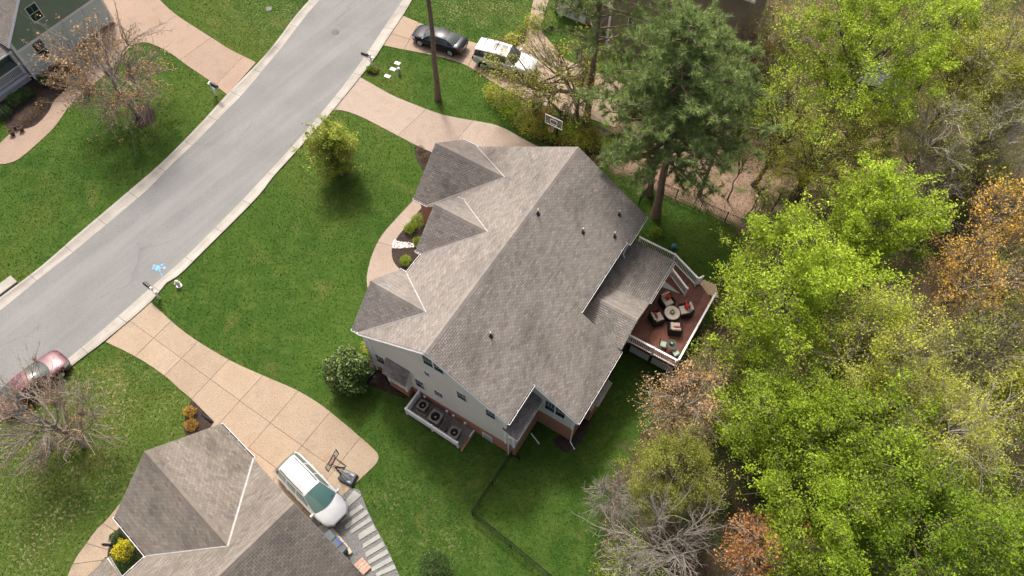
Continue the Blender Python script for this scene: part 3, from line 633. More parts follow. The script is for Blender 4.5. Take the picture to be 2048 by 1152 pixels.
# windows on the street-side gable wall (wall x = 11.99, outward = -x)
def gw(y, z, w, ht, units=1, cols=3, rows=2): window(H, (11.985, y, z), (0, -1, 0), (-1, 0, 0), w, ht, cols, rows, units)
gw(13.40, 6.25, .76, 1.28, 2); gw(13.56, 4.42, .5, .68, 1, 2, 1); gw(14.58, 1.42, .78, 1.30); gw(13.12, 1.88, .76, .88, 1, 3, 1); gw(11.27, 3.84, .76, 1.14); gw(9.26, 3.72, .76, 1.16); gw(17.62, 1.55, .78, 1.30)
window(H, (14.795, 6.83, 1.85), (0, -1, 0), (-1, 0, 0), .75, 1.52, 3, 3, 2)
window(H, (11.955, 9.62, -1.2), (0, -1, 0), (-1, 0, 0), .74, 1.32, 3, 2, 1, None, blind)
window(H, (12.4, 7.235, 1.1), (1, 0, 0), (0, -1, 0), 1.1, 1.5, 3, 2, 2)
# roof vents
for (x, y) in ((15.0, 10.72), (23.0, 12.40), (24.3, 9.85), (27.2, 8.72), (25.75, 8.25)):
    m_ = MB(); z = zb(y); m_.lathe([(.16, -.02), (.13, .05), (.06, .10), (.055, .32), (.0, .32)], 10, (x, y, z)); v_ = H.part(m_, 'roof_vent', mat('vent_dark', (.05, .05, .05), rough=.6), None, True)
    m_ = MB(); m_.lathe([(.05, .32), (.045, .48), (.0, .48)], 8, (x, y, z)); H.part(m_, 'vent_pipe', white, v_, True)
# dryer and meter boxes, hose bib on the brick
for (y, z) in ((14.0, .33), (12.3, .1), (11.8, .0), (10.9, -.1)):
    m_ = MB(); m_.bbox(11.86, 11.96, y-.08, y+.08, z-.09, z+.09, .02); H.part(m_, 'wall_box', white)
for (x0, y0, x1, y1, z) in ((11.95, 10.25, 11.45, 10.30, -.55), (13.8, 7.1, 13.5, 6.3, -.9)):
    m_ = MB(); m_.tube([(x0, y0, z), (x1, y1, z-.08)], .045, 6); H.part(m_, 'drain_pipe', white)
# ------------------------------------------------------------------ lower house  (x = across its front, y = towards the street)
lo_o = px(229, 1033.5, 3.4)
L2 = House('lower_house', lo_o, R(47.9), 'taupe shingled house with front gable beside the parked silver minivan', sh_low, (1., -8.))
LW, ez, ezr = 7.2, 3.4, 6.67
sl2 = .79; zm = lambda y: ez+sl2*(-3.1-y); YR = -8.4; zmr = zm(YR); XL = -16.
zq = lambda y: zmr-sl2*(YR-y)
L2.plane([(LW, -3.1, ez), (XL, -3.1, ez), (XL, YR, zmr), (LW, YR, zmr)]); L2.plane([(XL, -13.7, ez), (LW, -13.7, ez), (LW, YR, zmr), (XL, YR, zmr)])
yt = -3.1-(ezr-ez)/sl2
L2.plane([(0, 0, ez), (0, -3.1, ez), (LW/2, yt, ezr), (LW/2, 0, ezr)]); L2.plane([(LW, -3.1, ez), (LW, 0, ez), (LW/2, 0, ezr), (LW/2, yt, ezr)])
L2.ridge((LW/2, 0, ezr), (LW/2, yt, ezr), .9); L2.ridge((XL, YR, zmr), (LW, YR, zmr), .79, .2)
L2.valley((0, -3.1, ez), (LW/2, yt, ezr), .045, .04); L2.valley((LW, -3.1, ez), (LW/2, yt, ezr), .06, .05)
L2.gutter((0, -3.05, ez), (0, 0, ez), (-1, 0)); L2.gutter((LW, -3.1, ez), (LW, -.02, ez), (1, 0)); L2.gutter((-1.6, -3.1, ez), (-.15, -3.1, ez), (0, 1))
L2.plane([(-6., -1.3, 2.75), (-1.5, -1.3, 2.75), (-1.5, -3.0, 3.35), (-6., -3.0, 3.35)][::1], .1)
L2.part(yprism(-3.3, -.35, [(.35, -1), (LW-.35, -1), (LW-.35, ez-.1), (LW/2, ezr-.4), (.35, ez-.1)]), 'front_gable_wall', brick)
L2.part(gprism(XL+.3, LW-.35, [(-13.3, -2.5), (-3.4, -2.5), (-3.4, ez-.12), (YR, zmr-.25), (-13.3, ez-.12)]), 'siding_wall', siding_m)
m_ = MB(); m_.tube([(-1.62, -1.32, 2.75), (-1.55, -3.0, 3.3)], .05, 4); L2.part(m_, 'rake_board', white)
# ------------------------------------------------------------------ green house at the far side of the street (gable wall faces the street)
G_dir = R(-124.52); Gc = px(248/3.39, 540/3.39, 0)
green_a = mat('sage_siding', (.235, .30, .215), (.265, .33, .24), rough=.8, sc=.8); green_b = mat('pale_grey_green_siding', (.57, .64, .59), (.62, .69, .64), rough=.8, sc=.8)
G = House('green_house', Gc, G_dir+math.pi, 'sage green clapboard house with white trim and railed porch across the street', sh_main, (4., 3.))
# local x = along the wall away from the corner, y = away from the street
def clap(x0, x1, z0, z1, y, m, name, topf=None, step=.17):
    m_ = MB(); z = z0
    while z < z1-1e-3:
        zt = min(z+step, z1); xa, xb = x0, x1
        if topf: xa = max(x0, topf(zt)[0]); xb = min(x1, topf(zt)[1])
        m_.add([(xa, y-.03, z), (xb, y-.03, z), (xb, y-.004, zt), (xa, y-.004, zt), (xa, y, z), (xb, y, z)], [(0, 1, 2, 3), (4, 5, 1, 0)]); z = zt
    return G.part(m_, name, m)
rake = lambda z: (max(0, (z-3.75)/.95), 8.4-max(0, (z-3.75)/.95))
G.part(gprism(0, 8.4, [(.02, -.5), (9, -.5), (9, 3.7), (.02, 3.7)]), 'siding_wall', green_b)
m_ = MB(); m_.add([(0, .02, 3.7), (8.4, .02, 3.7), (4.2, .02, 7.6), (0, 9, 3.7), (8.4, 9, 3.7), (4.2, 9, 7.6)], [(0, 1, 2), (5, 4, 3), (0, 3, 4, 1), (1, 4, 5, 2), (0, 2, 5, 3)]); G.part(m_, 'gable_wall', green_a)
clap(0.02, 8.38, .35, 2.83, 0, green_b, 'clapboard_lower'); clap(0.02, 8.38, 3.03, 7.5, 0, green_a, 'clapboard_upper', rake)
m_ = MB(); m_.box(-.03, 8.43, -.06, .02, 2.82, 3.03); m_.box(-.05, .14, -.05, .12, .3, 3.8); m_.box(8.26, 8.45, -.05, .12, .3, 3.8); G.part(m_, 'trim_board', white)
m_ = MB(); m_.box(-.02, 8.42, -.03, 9, -.6, .34); G.part(m_, 'brick_base', brick)
G.plane([(-.35, 9.3, 3.95), (-.35, -.35, 3.95), (4.2, -.35, 8.27), (4.2, 9.3, 8.27)]); G.plane([(8.75, -.35, 3.95), (8.75, 9.3, 3.95), (4.2, 9.3, 8.27), (4.2, -.35, 8.27)])
m_ = MB(); m_.tube([(-.35, -.36, 3.87), (4.2, -.36, 8.19)], .12, 4); m_.tube([(8.75, -.36, 3.87), (4.2, -.36, 8.19)], .12, 4); G.part(m_, 'rake_board', white)
window(G, (2.5, -.03, 4.1), (1, 0, 0), (0, -1, 0), 1.02, 1.45, 2, 1); window(G, (1.25, -.03, .97), (1, 0, 0), (0, -1, 0), 1.0, 1.9, 2, 2)
G.pipe([(-.2, -.3, 3.75), (-.08, -.1, 3.4), (-.08, -.1, .4), (-.1, -.9, .15), (.15, -1.6, .12)])
# porch wing to the left: floor, posts, rail, lattice, steps, roof
PX0, PX1, PY0, PY1 = -7.5, -.12, .35, 2.6
m_ = MB(); m_.box(PX0, PX1, PY0, PY1, .62, .78); G.part(m_, 'porch_floor', mat('porch_grey', (.45, .44, .42), rough=.7))
m_ = MB(); m_.box(PX0, PX1, PY1, 9, -.5, 3.5); G.part(m_, 'porch_wall', green_a)
window(G, (-2.6, PY1-.005, 1.4), (1, 0, 0), (0, -1, 0), .95, 1.6, 2, 2)
G.plane([(PX0, .0, 3.35), (-.25, .0, 3.35), (-.25, 4.5, 5.0), (PX0, 4.5, 5.0)]); G.gutter((PX0, 0, 3.35), (-.25, 0, 3.35), (0, -1))
m_ = MB(); m_.box(PX0, PX1, .3, .36, .45, .64); G.part(m_, 'porch_fascia', white)
def rail(h, x0, x1, y, z, post=True):
    m_ = MB(); m_.box(x0, x1, y-.04, y+.04, z+.82, z+.90); h.part(m_, 'top_rail', white); m_ = MB(); m_.box(x0, x1, y-.03, y+.03, z+.08, z+.14); h.part(m_, 'bottom_rail', white)
    b_ = None; n = int((x1-x0)/.13)
    for i in range(1, n):
        x = x0+(x1-x0)*i/n
        if b_ is None: q = MB(); q.box(-.02, .02, -.02, .02, 0, .68); b_ = h.part(q, 'baluster', white); b_.data.transform(Matrix.Translation((h.off[0], h.off[1], 0))); o = b_
        else: o = inst(b_, h.root)
        o.location = (x-h.off[0], y-h.off[1], z+.14)
rail(G, -3.9, -.15, .42, .78)
for x in (-.28, -3.95):
    m_ = MB(); m_.bbox(x-.11, x+.11, .31, .53, .78, 3.2, .02); G.part(m_, 'porch_post', white)
lat = MB()
for k in range(-8, 34):
    for sgn in (1, -1):
        x = -3.9+k*.13; pts = [(x, 0), (x+.5*sgn, .5)]
        a, b_ = pts; a = (min(max(a[0], -3.9), -.2), a[1]); b_ = (min(max(b_[0], -3.9), -.2), b_[1])
        if abs(a[0]-b_[0]) > .05: lat.tube([(a[0], .33+.01*sgn, a[1]), (b_[0], .33+.01*sgn, b_[1])], .018, 4, False)
G.part(lat, 'lattice', white)
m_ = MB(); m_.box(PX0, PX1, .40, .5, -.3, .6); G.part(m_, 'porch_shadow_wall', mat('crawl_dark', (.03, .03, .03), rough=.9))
for k in range(4):
    m_ = MB(); m_.box(-7.0, -4.1, -.05-.3*k, .28-.3*k, -.2, .62-.15*k); G.part(m_, 'step', mat('step_grey', (.50, .49, .47), rough=.7))
m_ = MB(); m_.tube([(-4.0, .3, 1.6), (-4.0, -1.1, 1.0)], .045, 4); m_.tube([(-4.0, -1.1, 1.0), (-4.0, -1.1, .0)], .05, 4); G.part(m_, 'stair_rail', white)
m_ = MB(); m_.lathe([(.28, .0), (.26, .35), (0, .35)], 10, (-2.0, 1.5, .78)); m_.box(-2.2, -1.8, 1.7, 1.78, 1.1, 1.6); G.part(m_, 'porch_chair', mat('straw', (.5, .42, .28), rough=.9), None)
# ------------------------------------------------------------------ taupe house behind the pines (upper edge of the photo)
T_dir = R(150.5-180); To = px(1253, 62, 2.2)
T = House('taupe_house', To, T_dir, 'brown lap-sided house seen between pines beyond the white SUV', sh_main, (2., 4.))
taupe = mat('taupe_siding', (.26, .205, .155), (.30, .24, .185), rough=.8, sc=.7)
T.part(gprism(-1.6, 9, [(.02, -.5), (9, -.5), (9, 9.4), (.02, 9.4)]), 'siding_wall', taupe)
m_ = MB(); z = 0
while z < 9.3: m_.add([(-1.6, -.03, z), (9, -.03, z), (9, -.004, z+.2), (-1.6, -.004, z+.2), (-1.6, 0, z), (9, 0, z)], [(0, 1, 2, 3), (4, 5, 1, 0)]); z += .2
T.part(m_, 'clapboard', taupe)
window(T, (0, -.03, 2.2), (1, 0, 0), (0, -1, 0), .86, 1.6, 2, 2, 2)
m_ = MB(); m_.box(-1.7, -1.5, -.06, .1, 0, 9.4); m_.box(-1.7, 9.05, -.07, .02, -.1, .25); T.part(m_, 'trim_board', white)
T.plane([(-2.1, -.5, 9.2), (9.4, -.5, 9.2), (9.4, 4.5, 12.2), (-2.1, 4.5, 12.2)])
# garage wing to its left, with a white door frame
m_ = MB(); m_.box(-7.5, -1.62, 1.5, 9, -.5, 3.0); T.part(m_, 'garage_wall', taupe)
m_ = MB(); m_.box(-7.2, -7.0, 1.42, 1.5, 0, 2.4); m_.box(-4.6, -4.4, 1.42, 1.5, 0, 2.4); m_.box(-7.2, -4.4, 1.42, 1.5, 2.4, 2.6); T.part(m_, 'garage_door_frame', white)
m_ = MB(); m_.box(-7.0, -4.6, 1.45, 1.5, 0, 2.4); T.part(m_, 'garage_door', white)
T.plane([(-8, 1.1, 3.0), (-1.62, 1.1, 3.0), (-1.62, 5.5, 5.2), (-8, 5.5, 5.2)])
for h_, n_ in ((H, 300), (L2, 300), (G, 0), (T, 0)): h_.finish(n_)
# ------------------------------------------------------------------ deck behind the house (same axes as the main house)
def hl(x, y, z=0.): return (EA[0]*x-EB[0]*y, EA[1]*x-EB[1]*y, z)     # house axes -> place
deck_red = mat('deck_board', (.125, .048, .034), (.165, .068, .048), rough=.65, sc=3, tone=.22, spec=.3)
deck_fascia = mat('deck_fascia', (.10, .038, .028), rough=.7)
black_metal = mat('black_metal', (.012, .012, .013), rough=.45, spec=.4)
DO = (25., 3.)
class Frame:
    def __init__(s, root, off): s.root = root; s.off = off
    def part(s, mb, name, m, parent=None, smooth=False): return mb.build(name, m, parent or s.root, smooth, s.off)
dk = Frame(thing('deck', hl(DO[0], DO[1], gz(*hl(*DO)[:2])), TH, 'raised dark red timber deck with white railings behind the cream house', 'deck'), (DO[0], DO[1], gz(*hl(*DO)[:2])))
DZ = .9
dpoly = [(22.0, 4.8), (22.0, 1.1), (27.85, 1.1), (28.6, 2.35), (28.3, 2.65), (29.25, 4.75), (29.25, 7.6), (27.62, 7.6), (27.62, 4.8)]
y = 1.1
DT = tris(dpoly)
while y < 7.6:
    cell = [(21, y+.004), (31, y+.004), (31, y+.135), (21, y+.135)]; parts_ = [c_ for c_ in (clip(t_, cell) for t_ in DT) if len(c_) > 2 and abs(area2(c_)) > 1e-4]
    if parts_:
        xs = [p[0] for c_ in parts_ for p in c_]; segs = [(min(xs), max(xs))]
        if y > 2.4 and y < 4.8: pass
        # outline of the strip: left and right ends at both edges
        def ends(yy):
            l = [];
            for i in range(len(dpoly)):
                (x0, y0), (x1, y1) = dpoly[i], dpoly[(i+1) % len(dpoly)]
                if (y0-yy)*(y1-yy) < 0: l.append(x0+(x1-x0)*(yy-y0)/(y1-y0))
            return sorted(l)
        e0, e1 = ends(y+.004), ends(min(y+.135, 7.599))
        if len(e0) == 2 and len(e1) == 2:
            m_ = MB(); m_.prism([(e0[0], y+.004), (e0[1], y+.004), (e1[1], y+.135), (e1[0], y+.135)], DZ-.03, DZ, rnd.random()); dk.part(m_, 'board', deck_red)
    y += .145
m_ = MB(); m_.prism([(x*.996+.1, yy*.99+.03) for x, yy in dpoly], DZ-.26, DZ-.035); dk.part(m_, 'frame', deck_fascia)
for (x, yy) in ((22.3, 4.3), (22.3, 1.35), (25, 1.35), (27.6, 1.35), (28.9, 5.0), (28.9, 7.2)):
    m_ = MB(); m_.box(x-.07, x+.07, yy-.07, yy+.07, -1.8, DZ-.26); dk.part(m_, 'support_post', deck_fascia)
bal0 = None
def railing(F_, pts, z, ht=1.0, sp=.125, posts=True, z1=None):
    global bal0
    for i in range(len(pts)-1):
        (xa, ya), (xb, yb) = pts[i][:2], pts[i+1][:2]; L_ = math.hypot(xb-xa, yb-ya); dx, dy = (xb-xa)/L_, (yb-ya)/L_; a = math.atan2(dy, dx)
        M_ = Matrix.Translation((xa, ya, z)) @ Matrix.Rotation(a, 4, 'Z')
        for nm, yw, z0_, z1_ in (('top_rail', .065, ht-.06, ht), ('bottom_rail', .03, .10, .16)):
            m_ = MB(); m_.M = M_; m_.box(.05, L_-.05, -yw, yw, z0_, z1_); F_.part(m_, nm, white)
        n = max(2, int(L_/sp))
        for k in range(1, n):
            if bal0 is None: q = MB(); q.box(-.018, .018, -.018, .018, 0, 1); o = q.build('baluster', white, F_.root); bal0 = o
            else: o = inst(bal0, F_.root)
            o.location = (xa+dx*L_*k/n-F_.off[0], ya+dy*L_*k/n-F_.off[1], z+.15-(F_.off[2] if len(F_.off) > 2 else 0)); o.rotation_euler = (0, 0, a); o.scale = (1, 1, ht-.21)
    if posts:
        for p in pts:
            m_ = MB(); m_.bbox(p[0]-.06, p[0]+.06, p[1]-.06, p[1]+.06, z-.02, z+ht+.06, .015); F_.part(m_, 'post', white)
railing(dk, [(22.02, 4.6), (22.02, 2.85), (22.02, 1.14)], DZ); railing(dk, [(22.02, 1.14), (25.0, 1.14), (27.83, 1.14)], DZ); railing(dk, [(29.22, 7.5), (29.22, 4.78), (28.3, 2.62), (28.62, 2.40)], DZ); railing(dk, [(28.05, 4.42), (27.18, 2.9)], DZ)
for (y0, y1) in ((4.35, 2.95), (2.75, 1.25)):
    m_ = MB(); m_.box(22.16, 22.20, y1, y0, -.55, .42); dk.part(m_, 'skirt_panel', mat('pale_skirt', (.42, .44, .42), rough=.7))
m_ = MB(); m_.prism([(27.55, 4.7), (27.15, 3.25), (26.95, 4.7)], DZ+.004, DZ+.03); dk.part(m_, 'corner_panel', mat('pale_skirt', (.42, .44, .42)))
for k in range(5):
    a = R(-120); m_ = MB(); m_.M = Matrix.Translation((28.65+.28*k*.55, 2.1-.28*k*.85+.15, 0)) @ Matrix.Rotation(R(-57), 4, 'Z'); m_.box(-.14, .14, -.55, .55, DZ-.2-.19*k, DZ-.16-.19*k); dk.part(m_, 'tread', mat('pale_tread', (.52, .40, .26), rough=.8))
# furniture on the deck
wicker = mat('dark_wicker', (.022, .017, .014), (.04, .03, .024), rough=.7, sc=30, bump=.6, bsc=60); cushion = mat('beige_cushion', (.52, .46, .38), (.58, .52, .44), rough=.9, sc=8); red_fab = mat('red_fabric', (.42, .035, .03), (.5, .06, .045), rough=.9, sc=20)
def armchair():
    t = thing('armchair', (0, 0, 0), 0, '', 'armchair', 'wicker armchairs round the fire table')
    m_ = MB(); m_.bbox(-.36, .36, -.38, .38, .06, .30, .03); m_.build('base', wicker, t)
    for s in (-1, 1): m_ = MB(); m_.bbox(-.36, .36, s*.40-.06, s*.40+.06, .05, .60, .04); m_.build('armrest', wicker, t)
    m_ = MB(); m_.bbox(-.46, -.32, -.44, .44, .05, .82, .05); m_.build('backrest', wicker, t)
    m_ = MB(); m_.bbox(-.26, .38, -.33, .33, .30, .46, .05); m_.build('seat_cushion', cushion, t)
    m_ = MB(); m_.M = Matrix.Translation((-.27, 0, .44)) @ Matrix.Rotation(R(-12), 4, 'Y'); m_.bbox(-.08, .09, -.32, .32, 0, .48, .06); m_.build('back_cushion', cushion, t)
    return t
ac0 = armchair()
red0 = MB(); N_ = 7; rows = []
for i in range(N_):
    u = -1+2*i/(N_-1); rows.append([(u*.21*(1+.12*abs(v)), v*.21*(1+.12*abs(u)), .075*math.sqrt(max(0, (1-u*u)*(1-v*v)))) for v in [-1+2*j/(N_-1) for j in range(N_)]])
red0.grid(rows); red0.grid([[(x, y, -z*.6) for x, y, z in r] for r in rows])
pil0 = tag(red0.build('throw_pillow', red_fab, None, True), '', 'pillow', 'red throw pillows on the deck armchairs')
where = ['next to the railed walkway', 'facing the long outer railing', 'nearest the porch wall', 'nearest the outdoor rug']
for i, ((x, yy), aim, pr) in enumerate((((25.96, 3.72), None, 1), ((25.98, 2.36), None, -1), ((24.45, 3.72), None, 1), ((24.40, 2.36), None, -1))):
    a = math.atan2(3.01-yy, 25.22-x)+TH+(.25, -.12, .1, -.2)[i]; o = ac0 if i == 0 else dup(ac0, (0, 0, 0), 0)
    P_ = hl(x, yy, DZ); o.location = P_; o.rotation_euler = (0, 0, a); o['label'] = 'dark wicker armchair with beige cushions on the deck, '+where[i]
    p_ = pil0 if i == 0 else inst(pil0); M_ = Matrix.Translation(P_) @ Matrix.Rotation(a, 4, 'Z') @ Matrix.Translation((-.08, .10*pr, .66)) @ Matrix.Rotation(R(62), 4, 'Y') @ Matrix.Rotation(.5, 4, 'Z')
    p_.matrix_world = M_; p_['label'] = 'red pillow leaning in the deck armchair '+where[i]
ft = thing('fire_table', hl(25.22, 3.01, DZ), TH, 'round beige-topped table in the middle of four deck armchairs', 'table')
m_ = MB(); m_.lathe([(.40, 0), (.46, .06), (.46, .46), (.50, .50), (0, .50)], 24); m_.build('base', wicker, ft, True)
m_ = MB(); m_.lathe([(.54, .50), (.555, .52), (.555, .55), (.54, .565), (0, .565)], 32); m_.build('table_top', mat('stone_top', (.50, .44, .37), (.56, .50, .42), rough=.6, sc=6), ft)
m_ = MB(); m_.torus((0, 0, .565), .54, .022, 32, 6); m_.build('rim', wicker, ft, True)
# small bistro set
mint = mat('mint_cushion', (.34, .46, .33), (.40, .52, .40), rough=.9, sc=10)
bt = thing('bistro_table', hl(23.0, 1.98, DZ), TH, 'small round dark metal table beside two mint-cushioned chairs', 'table')
m_ = MB(); m_.lathe([(.36, .70), (.37, .715), (.36, .73), (0, .73)], 24); m_.build('table_top', mat('mesh_grey', (.06, .06, .065), rough=.5), bt)
for k in range(3): m_ = MB(); a = 2.1*k; m_.tube([(.30*math.cos(a), .30*math.sin(a), 0), (.1*math.cos(a), .1*math.sin(a), .4), (.26*math.cos(a), .26*math.sin(a), .70)], .014, 5); m_.build('leg', black_metal, bt)
def bistro_chair():
    t = thing('bistro_chair', (0, 0, 0), 0, '', 'chair', 'bistro chairs with mint cushions')
    m_ = MB(); m_.bbox(-.20, .20, -.20, .20, .44, .50, .03); m_.build('seat_cushion', mint, t)
    m_ = MB(); m_.tube([(-.2, -.2, .43), (.2, -.2, .43), (.2, .2, .43), (-.2, .2, .43), (-.2, -.2, .43)], .014, 5); m_.build('seat_frame', black_metal, t)
    for sx in (-1, 1):
        for sy in (-1, 1): m_ = MB(); m_.tube([(.2*sx, .2*sy, .43), (.24*sx, .22*sy, 0)], .013, 5); m_.build('leg', black_metal, t)
    m_ = MB(); m_.tube([(-.2, -.2, .43), (-.27, -.2, .9), (-.29, 0, .97), (-.27, .2, .9), (-.2, .2, .43)], .014, 5); m_.tube([(-.21, 0, .43), (-.28, 0, .95)], .01, 5); m_.build('backrest', black_metal, t)
    return t
b0 = bistro_chair()
for i, (x, yy) in enumerate(((22.85, 2.50), (22.72, 1.52))):
    o = b0 if i == 0 else dup(b0, (0, 0, 0), 0); o.location = hl(x, yy, DZ); o.rotation_euler = (0, 0, math.atan2(1.98-yy, 23.0-x)+TH); o['label'] = 'black metal chair with mint cushion '+('between bistro table and rug centre' if i == 0 else 'in the railing corner of the deck')
m_ = MB(); m_.prism([(23.43+1.15*math.cos(R(22.5+45*k)), 2.45+1.15*math.sin(R(22.5+45*k))) for k in range(8)], DZ+.003, DZ+.012)
rug = m_.build('outdoor_rug', mat('brown_rug', (.19, .085, .06), (.22, .10, .072), rough=.95, sc=5), None); rug.rotation_euler = (0, 0, TH); tag(rug, 'octagonal light brown rug lying on the deck by the bistro set', 'rug')
# ------------------------------------------------------------------ air conditioners in their fenced gravel yard
yard = [hl(x, y)[:2] for x, y in ((11.95, 14.35), (11.95, 10.35), (10.55, 10.25), (10.50, 14.40))]
surf('utility_gravel', yard, .02, mat('yard_gravel', (.25, .235, .205), (.38, .355, .31), rough=.95, sc=12, bump=1., bsc=26, fine=(20, (.12, .11, .09))), .08)
steel = mat('unit_steel', (.175, .155, .13), (.21, .19, .16), rough=.55, sc=4, spec=.4); dark_in = mat('unit_inside', (.012, .012, .012), rough=.8)
def ac_unit():
    t = thing('air_conditioner', (0, 0, 0), 0, '', 'air conditioner', 'air conditioners in the gravel yard')
    m_ = MB(); m_.bbox(-.44, .44, -.44, .44, 0, .07, .02); m_.build('pad', concrete, t)
    c = MB(); n = 24; sq = [(.37*max(-1, min(1, 1.35*math.cos(2*math.pi*k/n))), .37*max(-1, min(1, 1.35*math.sin(2*math.pi*k/n)))) for k in range(n)]; ci = [(.27*math.cos(2*math.pi*k/n), .27*math.sin(2*math.pi*k/n)) for k in range(n)]
    c.grid([[(x, y, .07) for x, y in sq], [(x, y, .78) for x, y in sq], [(x*.97, y*.97, .80) for x, y in sq], [(x, y, .80) for x, y in ci], [(x, y, .60) for x, y in ci]], True); cs = c.build('case', steel, t)
    l = MB()
    for k in range(9): z = .13+.07*k; l.box(-.372, .372, -.2, .2, z, z+.02).box(-.2, .2, -.372, .372, z, z+.02)
    lo = l.build('louvre', dark_in, cs); lo['kind'] = 'stuff'
    m_ = MB(); m_.lathe([(.268, .60), (.268, .61), (0, .61)], 24); m_.build('well', dark_in, t)
    b = MB()
    for k in range(4):
        a = math.pi/2*k+.3
        b.add([(.05*math.cos(a), .05*math.sin(a), .66), (.24*math.cos(a-.42), .24*math.sin(a-.42), .64), (.25*math.cos(a), .25*math.sin(a), .67), (.24*math.cos(a+.25), .24*math.sin(a+.25), .70)], [(0, 1, 2), (0, 2, 3)])
    b.lathe([(.06, .62), (.06, .72), (0, .72)], 12); b.build('fan', mat('fan_alu', (.55, .57, .58), rough=.4), t)
    g = MB()
    for r_ in (.09, .15, .21, .27): g.torus((0, 0, .805), r_, .0025, 24, 4)
    for k in range(6): a = math.pi/6*k; g.tube([(-.27*math.cos(a), -.27*math.sin(a), .81), (.27*math.cos(a), .27*math.sin(a), .81)], .0025, 4)
    g.build('fan_guard', mat('guard_wire', (.06, .06, .06), rough=.5), t); return t
u0 = ac_unit()
def hg(x, y): P_ = hl(x, y); return (P_[0], P_[1], gz(P_[0], P_[1]))
for i, (x, y, s, lb) in enumerate(((11.35, 13.75, .88, 'small boxy air conditioner in the white picketed corner of the gravel yard'), (11.15, 12.62, 1.1, 'largest air conditioner, between two others in the gravel yard'), (11.0, 11.1, .95, 'air conditioner standing apart at the open end of the gravel yard'))):
    o = u0 if i == 0 else dup(u0, (0, 0, 0), 0); P_ = hg(x, y); o.location = (P_[0], P_[1], P_[2]+.03); o.rotation_euler = (0, 0, TH+.03*i); o.scale = (s, s, s); o['label'] = lb
# white picket screen around it (two sides)
def fence(name, pts, label, cat, mode):
    P0 = (*pts[0], gz(*pts[0])); root = thing(name, P0, 0, label, cat); F_ = Frame(root, P0); src = {}
    for i in range(len(pts)-1):
        (xa, ya), (xb, yb) = pts[i], pts[i+1]; L_ = math.hypot(xb-xa, yb-ya); a = math.atan2(yb-ya, xb-xa); za, zb_ = gz(xa, ya), gz(xb, yb); pit = math.atan2(zb_-za, L_)
        m_h, m_f = mode['h'], mode['m']
        nseg = max(1, int(math.ceil(L_/4.)))
        for z, w in mode['rails']:
            for k in range(nseg):
                q0 = (xa+(xb-xa)*k/nseg, ya+(yb-ya)*k/nseg); q1 = (xa+(xb-xa)*(k+1)/nseg, ya+(yb-ya)*(k+1)/nseg)
                m_ = MB(); m_.tube([(*q0, gz(*q0)+z), (*q1, gz(*q1)+z)], w, 4); F_.part(m_, 'rail', m_f)
        n = int(L_/mode['sp'])
        for k in range(n+1):
            x, y = xa+(xb-xa)*k/n, ya+(yb-ya)*k/n
            if 'p' not in src:
                q = MB(); w = mode['pw']; q.box(-w, w, -w*mode.get('pt', 1), w*mode.get('pt', 1), .06, m_h); src['p'] = o = q.build('picket', m_f, root)
            else: o = inst(src['p'], root)
            o.location = (x-P0[0], y-P0[1], gz(x, y)-P0[2]); o.rotation_euler = (0, 0, a)
        n = max(1, int(round(L_/mode['post'])))
        for k in range(n+1):
            if k == n and i < len(pts)-2: continue
            x, y = xa+(xb-xa)*k/n, ya+(yb-ya)*k/n; m_ = MB(); w = mode['w']; m_.M = Matrix.Translation((x, y, gz(x, y))); m_.bbox(-w, w, -w, w, -.1, m_h+mode['top'], .012); F_.part(m_, 'post', m_f)
    return root
fence('picket_screen', [hl(11.9, 14.42)[:2], hl(10.52, 14.42)[:2], hl(10.52, 10.55)[:2]], 'low white picket screen round two sides of the air conditioner yard', 'fence', dict(h=.95, rails=((.25, .03), (.93, .07)), sp=.105, pw=.04, pt=.3, post=2.0, w=.07, top=.06, m=white))
for k in range(9):
    P_ = hl(11.82-.165*k, 10.24); m_ = MB(); m_.bbox(-.10, .10, -.06, .06, 0, .10, .015); o = m_.build('edging_brick', brick, None); o.location = (P_[0], P_[1], gz(P_[0], P_[1])+.01); o.rotation_euler = (0, 0, TH+rnd.uniform(-.2, .2)); tag(o, 'loose red brick in the row edging the open end of the gravel yard', 'brick', 'edging bricks of the gravel yard')
for k, (x0, y0, x1, y1) in enumerate(((11.6, 12.05, 10.9, 11.75), (11.5, 11.85, 10.7, 11.85), (11.3, 12.3, 10.7, 11.6))):
    A, B_2 = hg(x0, y0), hg(x1, y1); m_ = MB(); m_.tube([(0, 0, .12+.04*k), (B_2[0]-A[0], B_2[1]-A[1], B_2[2]-A[2]+.12)], .022, 5); o = m_.build('timber_stick', mat('grey_timber', (.33, .30, .25), rough=.9), None); o.location = A; tag(o, 'grey timber stick lying between two air conditioners', 'stick', 'timber sticks in the gravel yard')
A = hg(11.5, 11.8); m_ = MB(); m_.tube([(0, 0, .1), (-.25, -.1, .06), (-.2, -.45, .05), (-.35, -.6, .25)], .03, 6); o = m_.build('hose', mat('black_rubber', (.015, .015, .015), rough=.7), None, True); o.location = A; tag(o, 'black insulated hose bending to the outer air conditioner', 'hose')
# ------------------------------------------------------------------ black metal fences
BF = dict(h=1.15, rails=((.18, .018), (.98, .018), (1.12, .022)), sp=.115, pw=.009, post=2.1, w=.03, top=.08, m=black_metal)
fence('metal_fence', [hl(11.85, 7.35)[:2], px(945, 1030), px(1020, 1090), px(1095, 1152), px(1150, 1200)], 'black metal picket fence running from the cream house corner across the side lawn', 'fence', BF)
fence('metal_fence', [px(1277, 411), px(1303, 375), px(1400, 420), px(1500, 465), px(1580, 500)], 'black metal picket fence between the back lawn and the woods', 'fence', BF)
